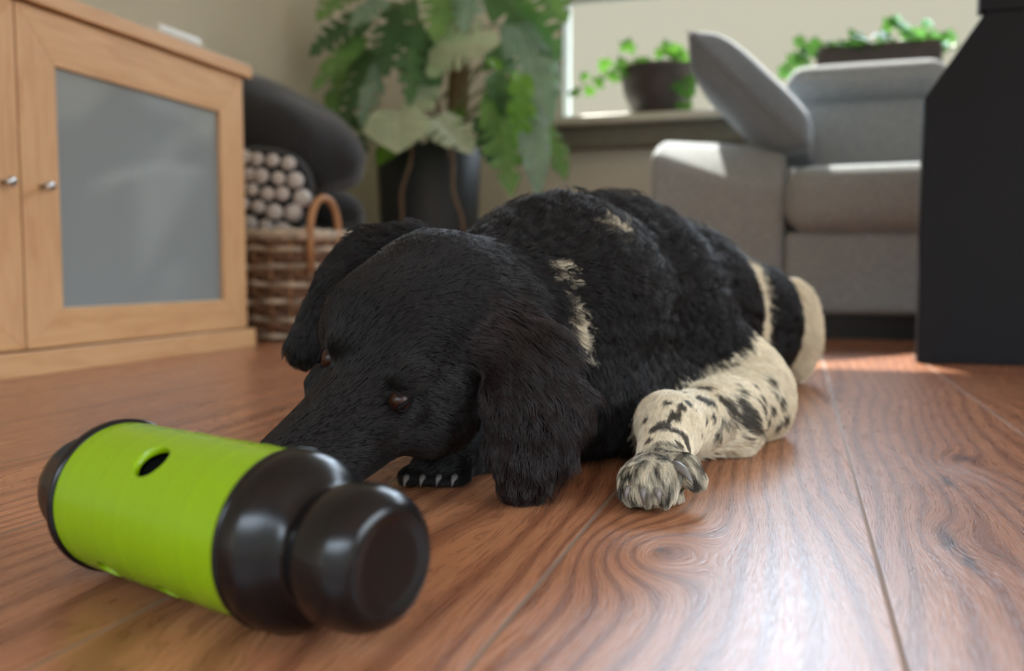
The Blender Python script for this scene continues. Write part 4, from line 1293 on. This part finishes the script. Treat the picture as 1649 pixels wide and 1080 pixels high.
# ---- eyes, nose, claws
M_EYE = simple('amber_eye', srgb(44, 22, 14), 0.30, 0.3, 200.0, spec=0.3)
M_PUPIL = simple('eye_pupil', (0.003, 0.003, 0.003, 1), 0.3, spec=0.3)
M_NOSE = simple('wet_black_nose', (0.008, 0.008, 0.009, 1), 0.25, 0.3, 200.0, 0.4, 800.0)
M_CLAW = simple('dark_horn_claw', srgb(110, 104, 100), 0.3, 0.3, 60.0)
M_RIM = simple('black_eyelid', (0.006, 0.005, 0.006, 1), 0.7, spec=0.08)
def dv(p): return DOG_M @ Vector(np.array(p) - offs)
def dd_(v): return (DOG_M.to_3x3() @ Vector(v)).normalized()
for s in (1, -1):
    ec_ = H(0.004, s * 0.0358, 0.003)
    look = dd_(hy * s * 0.75 + hx * 0.55 + hz * 0.15)
    bm = B(); add_ball(bm, dv(ec_), 0.0086, 28, 20)
    eye = obj('eye', bm, M_EYE, dog, smooth=True)
    bm = B(); m4 = look.to_track_quat('Z', 'Y').to_matrix().to_4x4(); m4.translation = dv(ec_)
    add_lathe(bm, [(0, 0.0088), (0.0018, 0.00861), (0.0030, 0.00827), (0.0036, 0.00795)], m4, 20)
    obj('pupil', bm, M_PUPIL, eye, smooth=True)
    bm = B()
    lv = dd_(hy * s); fx_, fz_ = dd_(hx), dd_(hz)
    ring = []
    for k in range(28):
        a = 2 * PI * k / 28
        q = dv(ec_) + fx_ * (0.0086 * math.cos(a)) + fz_ * (0.0040 * math.sin(a)) + lv * (0.0066 - 0.0012 * math.cos(2 * a))
        ring.append(q)
    add_tube(bm, ring + [ring[0]], 0.0014, 8, caps=False)
    obj('eyelid', bm, M_RIM, dog)
bm = B()
add_ball(bm, (0, 0, 0), 1.0, 24, 16, 0, (0.011, 0.0165, 0.012))
for v in bm.verts:
    for s in (1, -1):                                  # nostrils
        dn = (v.co - Vector((0.009, s * 0.0075, 0.001))).length
        if dn < 0.0045: v.co.x -= 0.004 * (1 - dn / 0.0045)
m4 = Matrix((Vector(dd_(hx)), Vector(dd_(hy)), Vector(dd_(hz)))).transposed().to_4x4(); m4.translation = dv(H(0.108, 0, -0.018))
bm.transform(m4); obj('nose', bm, M_NOSE, dog, smooth=True)
def claw(a, m_, b, r):
    bm = B(); pts = []
    a, m_, b = dv(a), dv(m_), dv(b)
    for k in range(9):
        t = k / 8; pts.append(a * (1 - t) ** 2 + m_ * 2 * t * (1 - t) + b * t * t)
    add_tube(bm, pts, [r * (1 - 0.85 * (k / 8) ** 1.6) for k in range(9)], 10)
    obj('claw', bm, M_CLAW, dog)
claw(K(1086, 750, 0.722), K(1102, 752, 0.709), K(1115, 778, 0.702), 0.0046)
claw(K(1057, 790, 0.704), K(1061, 792, 0.694), K(1062, 812, 0.699), 0.0032)
claw(K(1034, 790, 0.704), K(1036, 792, 0.696), K(1036, 812, 0.700), 0.0030)
claw(K(1012, 786, 0.714), K(1008, 790, 0.706), K(1008, 808, 0.710), 0.0028)
for x in (656, 682, 708, 733): claw(K(x, 768, 0.793), K(x - 4, 769, 0.783), K(x - 5, 784, 0.786), 0.0030)

# ---- fur: strands grown from the skin
FCTRL = [  # px, py, d, flow (r, d, z), length, lift, curl, clump
 (620, 560, .70, (.45, .45, .45), .009, .20, .0, .2), (560, 640, .68, (.5, .6, .35), .006, .15, .0, .1), (480, 690, .64, (.55, .7, .3), .005, .15, .0, .1),
 (540, 740, .64, (.6, .6, .1), .006, .2, .0, .1), (700, 460, .76, (.5, .6, .25), .011, .22, .05, .15), (660, 400, .82, (.4, .8, .1), .018, .35, .2, .4), (760, 540, .74, (.8, .3, -.2), .013, .2, .05, .15),
 (700, 680, .69, (.8, .2, -.2), .010, .2, .0, .2), (750, 640, .70, (.8, .2, -.3), .012, .2, .1, .2), (650, 740, .72, (.7, .3, -.2), .008, .2, .0, .2),
 (800, 460, .82, (.5, .4, -.5), .028, .25, .3, .5), (820, 420, .90, (.6, .7, .1), .034, .45, .5, .6), (760, 380, .92, (.4, .9, .1), .034, .5, .6, .6),
 (850, 560, .76, (.35, -.1, -1), .030, .2, .3, .5), (880, 650, .74, (.15, -.1, -1), .030, .2, .35, .5), (850, 760, .74, (0, 0, -1), .022, .2, .3, .5), (800, 700, .74, (-.1, 0, -1), .018, .15, .2, .4), (920, 620, .78, (.4, 0, -1), .034, .3, .4, .6),
 (640, 385, .86, (-.8, -.1, .2), .020, .35, .3, .4), (560, 430, .85, (-.7, -.2, -.6), .018, .2, .2, .4), (500, 540, .83, (-.4, -.1, -1), .015, .15, .1, .3), (480, 590, .83, (-.1, 0, -1), .010, .15, .1, .3),
 (880, 380, .95, (.4, .8, .2), .040, .55, .8, .6), (930, 480, .95, (.4, .5, -.5), .038, .35, .7, .6), (960, 320, 1.1, (.3, .8, .3), .046, .65, 1., .6), (1040, 330, 1.2, (.4, .8, .1), .044, .6, 1., .6),
 (1000, 430, 1.05, (.5, .5, -.5), .042, .35, .9, .6), (1080, 450, 1.15, (.5, .5, -.6), .040, .35, .8, .6), (1050, 540, 1.0, (.5, .3, -.7), .036, .3, .6, .6), (950, 640, .9, (.2, .1, -1), .040, .25, .5, .6), (1000, 680, .93, (.1, 0, -1), .034, .2, .4, .5),
 (1150, 400, 1.4, (.4, .7, -.2), .036, .5, .7, .5), (1180, 480, 1.35, (.4, .4, -.8), .032, .3, .5, .5), (1220, 500, 1.42, (.3, .3, -.9), .024, .25, .3, .4), (1190, 560, 1.3, (.3, .3, -.8), .028, .3, .4, .5),
 (1290, 500, 1.5, (.3, .1, -.9), .020, .25, .2, .4), (1315, 560, 1.5, (.9, -.1, -.4), .026, .35, .2, .5), (1285, 590, 1.5, (.2, -.1, -.9), .012, .2, .1, .3),
 (1130, 590, 1.0, (.5, -.2, -.7), .020, .25, .3, .5), (1200, 600, 1.02, (.5, -.2, -.8), .013, .2, .1, .4), (1170, 650, .95, (.7, .1, -.5), .009, .2, .0, .3), (1255, 660, 1.04, (.3, .1, -.9), .013, .25, .0, .3), (1240, 700, 1.03, (.6, .3, -.2), .016, .3, .0, .4),
 (1100, 640, .85, (-.5, -.6, -.3), .008, .18, .0, .3), (1060, 660, .83, (-.1, -.6, -.8), .007, .18, .0, .3), (1080, 700, .80, (0, -.7, -.7), .007, .18, .0, .3), (1150, 715, .92, (.7, .3, -.3), .024, .35, .1, .6),
 (1060, 760, .72, (0, -.7, -.6), .007, .25, .0, .4), (1030, 800, .72, (0, -.4, -.8), .007, .3, .0, .4), (1110, 760, .73, (.4, -.6, -.4), .006, .25, .0, .3),
 (700, 760, .80, (-.6, -.5, -.3), .008, .2, .0, .3), (780, 730, .87, (-.6, -.3, -.4), .014, .25, .1, .4),
]
CP = np.array([K(c[0], c[1], c[2]) for c in FCTRL]); CF = np.array([c[3] for c in FCTRL], float)
CF /= np.linalg.norm(CF, axis=1)[:, None]
CV = np.array([c[4:] for c in FCTRL], float)

me.calc_loop_triangles()
tri = np.empty(len(me.loop_triangles) * 3, np.int32); me.loop_triangles.foreach_get('vertices', tri); tri = tri.reshape(-1, 3)
vn = np.empty(len(me.vertices) * 3, np.float32); me.vertices.foreach_get('normal', vn); vn = vn.reshape(-1, 3).astype(float)
A, Bv, Cv = VP[tri[:, 0]], VP[tri[:, 1]], VP[tri[:, 2]]
area = np.linalg.norm(np.cross(Bv - A, Cv - A), axis=1) / 2
cen = (A + Bv + Cv) / 3
def ctrl(P):
    outF, outV = np.empty((len(P), 3)), np.empty((len(P), 4))
    for i in range(0, len(P), 20000):
        q = P[i:i + 20000]
        d2 = ((q[:, None] - CP[None]) ** 2).sum(-1)
        w = 1 / (d2 + 1e-5) ** 2.0
        w /= w.sum(1, keepdims=True)
        outF[i:i + 20000] = w @ CF; outV[i:i + 20000] = w @ CV
    return outF, outV
_, cv = ctrl(cen)
fn = np.cross(Bv - A, Cv - A); fn /= np.maximum(np.linalg.norm(fn, axis=1), 1e-12)[:, None]
toC = np.array([0, 0, CAM_H]) - cen; toC /= np.linalg.norm(toC, axis=1)[:, None]
facing = (fn * toC).sum(1)
vis = np.where(facing > -0.45, 1.0, 0.12)                    # thinner coat on the side turned away
dens = 14e4 / (cv[:, 0] / 0.02) ** 0.55 * vis                # strands per square metre
dens *= np.where(cv[:, 0] < 0.019, 1.9, 1.15)
dens *= np.where(cen[:, 2] < 0.004, 0.0, 1.0)
for s in (1, -1):
    dens *= np.where(np.linalg.norm((cen - H(0.004, s * 0.043, 0.003)) @ HR.T / np.array([.0080, .02, .0034]), axis=1) < 1, 0, 1)
dens *= np.where(np.linalg.norm(cen - H(0.110, 0, -0.018), axis=1) < 0.019, 0, 1)
cnt = RNG.poisson(area * dens * FUR_K)
ti = np.repeat(np.arange(len(tri)), cnt)
N = len(ti)
u1, u2 = RNG.random(N), RNG.random(N); sw = u1 + u2 > 1; u1[sw], u2[sw] = 1 - u1[sw], 1 - u2[sw]
P0 = A[ti] + (Bv - A)[ti] * u1[:, None] + (Cv - A)[ti] * u2[:, None]
NR = vn[tri[ti, 0]] * (1 - u1 - u2)[:, None] + vn[tri[ti, 1]] * u1[:, None] + vn[tri[ti, 2]] * u2[:, None]
NR /= np.linalg.norm(NR, axis=1)[:, None]
FL, V4 = ctrl(P0)
L = V4[:, 0] * RNG.uniform(0.75, 1.15, N); wP, legm, pawm = coat(P0)
L = np.where((wP > 0.5) & ~legm & (P0[:, 0] < K(1250, 500, 1.45)[0]), L * 0.45, L)
LIFT, CURL, CLUMP = V4[:, 1], V4[:, 2], V4[:, 3]
# slow turbulence bends the flow on the long coat
turb = np.stack([wob(P0 + 3.1, 38), wob(P0 + 7.7, 38), wob(P0 - 5.3, 38)], 1)
FL = FL + turb * (0.15 + 0.55 * CURL)[:, None] + RNG.normal(size=(N, 3)) * (0.10 + 0.16 * CURL)[:, None]
FL -= NR * (FL * NR).sum(1)[:, None]
FL /= np.maximum(np.linalg.norm(FL, axis=1), 1e-6)[:, None]
SIDE = np.cross(NR, FL)
# clumps
ncl = max(200, N // 16)
ci = RNG.choice(N, ncl, replace=False)
kd = KDTree(ncl)
for i, j in enumerate(ci): kd.insert(P0[j], i)
kd.balance()
cl = np.fromiter((kd.find(p)[1] for p in P0), dtype=np.int64, count=N)
cph, cfr, cam_ = RNG.uniform(0, 6.28, ncl), RNG.uniform(0.7, 1.3, ncl), RNG.uniform(0.6, 1.4, ncl)
SEG = 7
def grow(idx, ph, fr, amp):
    out = np.empty((len(idx), SEG, 3))
    n_, f_, s_, l_, li, cu = NR[idx], FL[idx], SIDE[idx], L[idx], LIFT[idx], CURL[idx]
    for k in range(SEG):
        s = k / (SEG - 1)
        up = li * (s - 0.55 * s * s)
        wv_ = cu * amp * 0.0085 * s
        a = ph + fr * s * 6.5
        out[:, k] = P0[idx] + l_[:, None] * (f_ * (s * np.sqrt(np.maximum(1 - li ** 2, .2)))[:, None] + n_ * up[:, None]) \
            + s_ * (wv_ * np.sin(a))[:, None] + n_ * (wv_ * 0.8 * np.cos(a))[:, None] + n_ * 0.0006
        out[:, k, 2] -= 0.10 * l_ * s * s
    return out
own = grow(np.arange(N), cph[cl], cfr[cl], cam_[cl])
gd = grow(ci, cph, cfr, cam_)
for k in range(SEG):
    s = k / (SEG - 1)
    w = (CLUMP * s ** 0.8)[:, None] * 0.85
    own[:, k] = own[:, k] * (1 - w) + gd[cl, k] * w
own[:, :, 2] = np.maximum(own[:, :, 2], 0.0012)
jit = RNG.uniform(0.75, 1.35, N)
colr = coat_colour(wP, jit)
ear = np.zeros(N, bool)
for c_, w_ in zip(ec[1:], ew[1:]): ear |= np.linalg.norm((P0 - c_) * np.array([1, 1.6, 1]), axis=1) < w_ * 1.25
colr[ear & (wP < 0.3)] *= np.array([1.9, 1.35, 1.25])
brown = (RNG.random(N) < 0.06) & (wP < 0.3); colr[brown] *= np.array([2.0, 1.5, 1.2])
hc = bpy.data.hair_curves.new('fur')
hc.add_curves([SEG] * N)
pos = (own - offs).astype(np.float32)
hc.attributes['position'].data.foreach_set('vector', pos.ravel())
rad = hc.attributes.new('radius', 'FLOAT', 'POINT')
base_r = np.where(L < 0.014, 0.00017, np.where(L < 0.02, 0.0002, 0.00025))
rr = base_r[:, None] * np.linspace(1, 0.25, SEG)[None] ** 0.8
rad.data.foreach_set('value', rr.astype(np.float32).ravel())
cattr = hc.attributes.new('coat', 'FLOAT_COLOR', 'CURVE')
cattr.data.foreach_set('color', np.concatenate([colr, np.ones((N, 1))], 1).astype(np.float32).ravel())
hc.materials.append(M_FUR)
fur = bpy.data.objects.new('fur', hc); COL.objects.link(fur); fur.parent = dog
print('FUR strands', N)
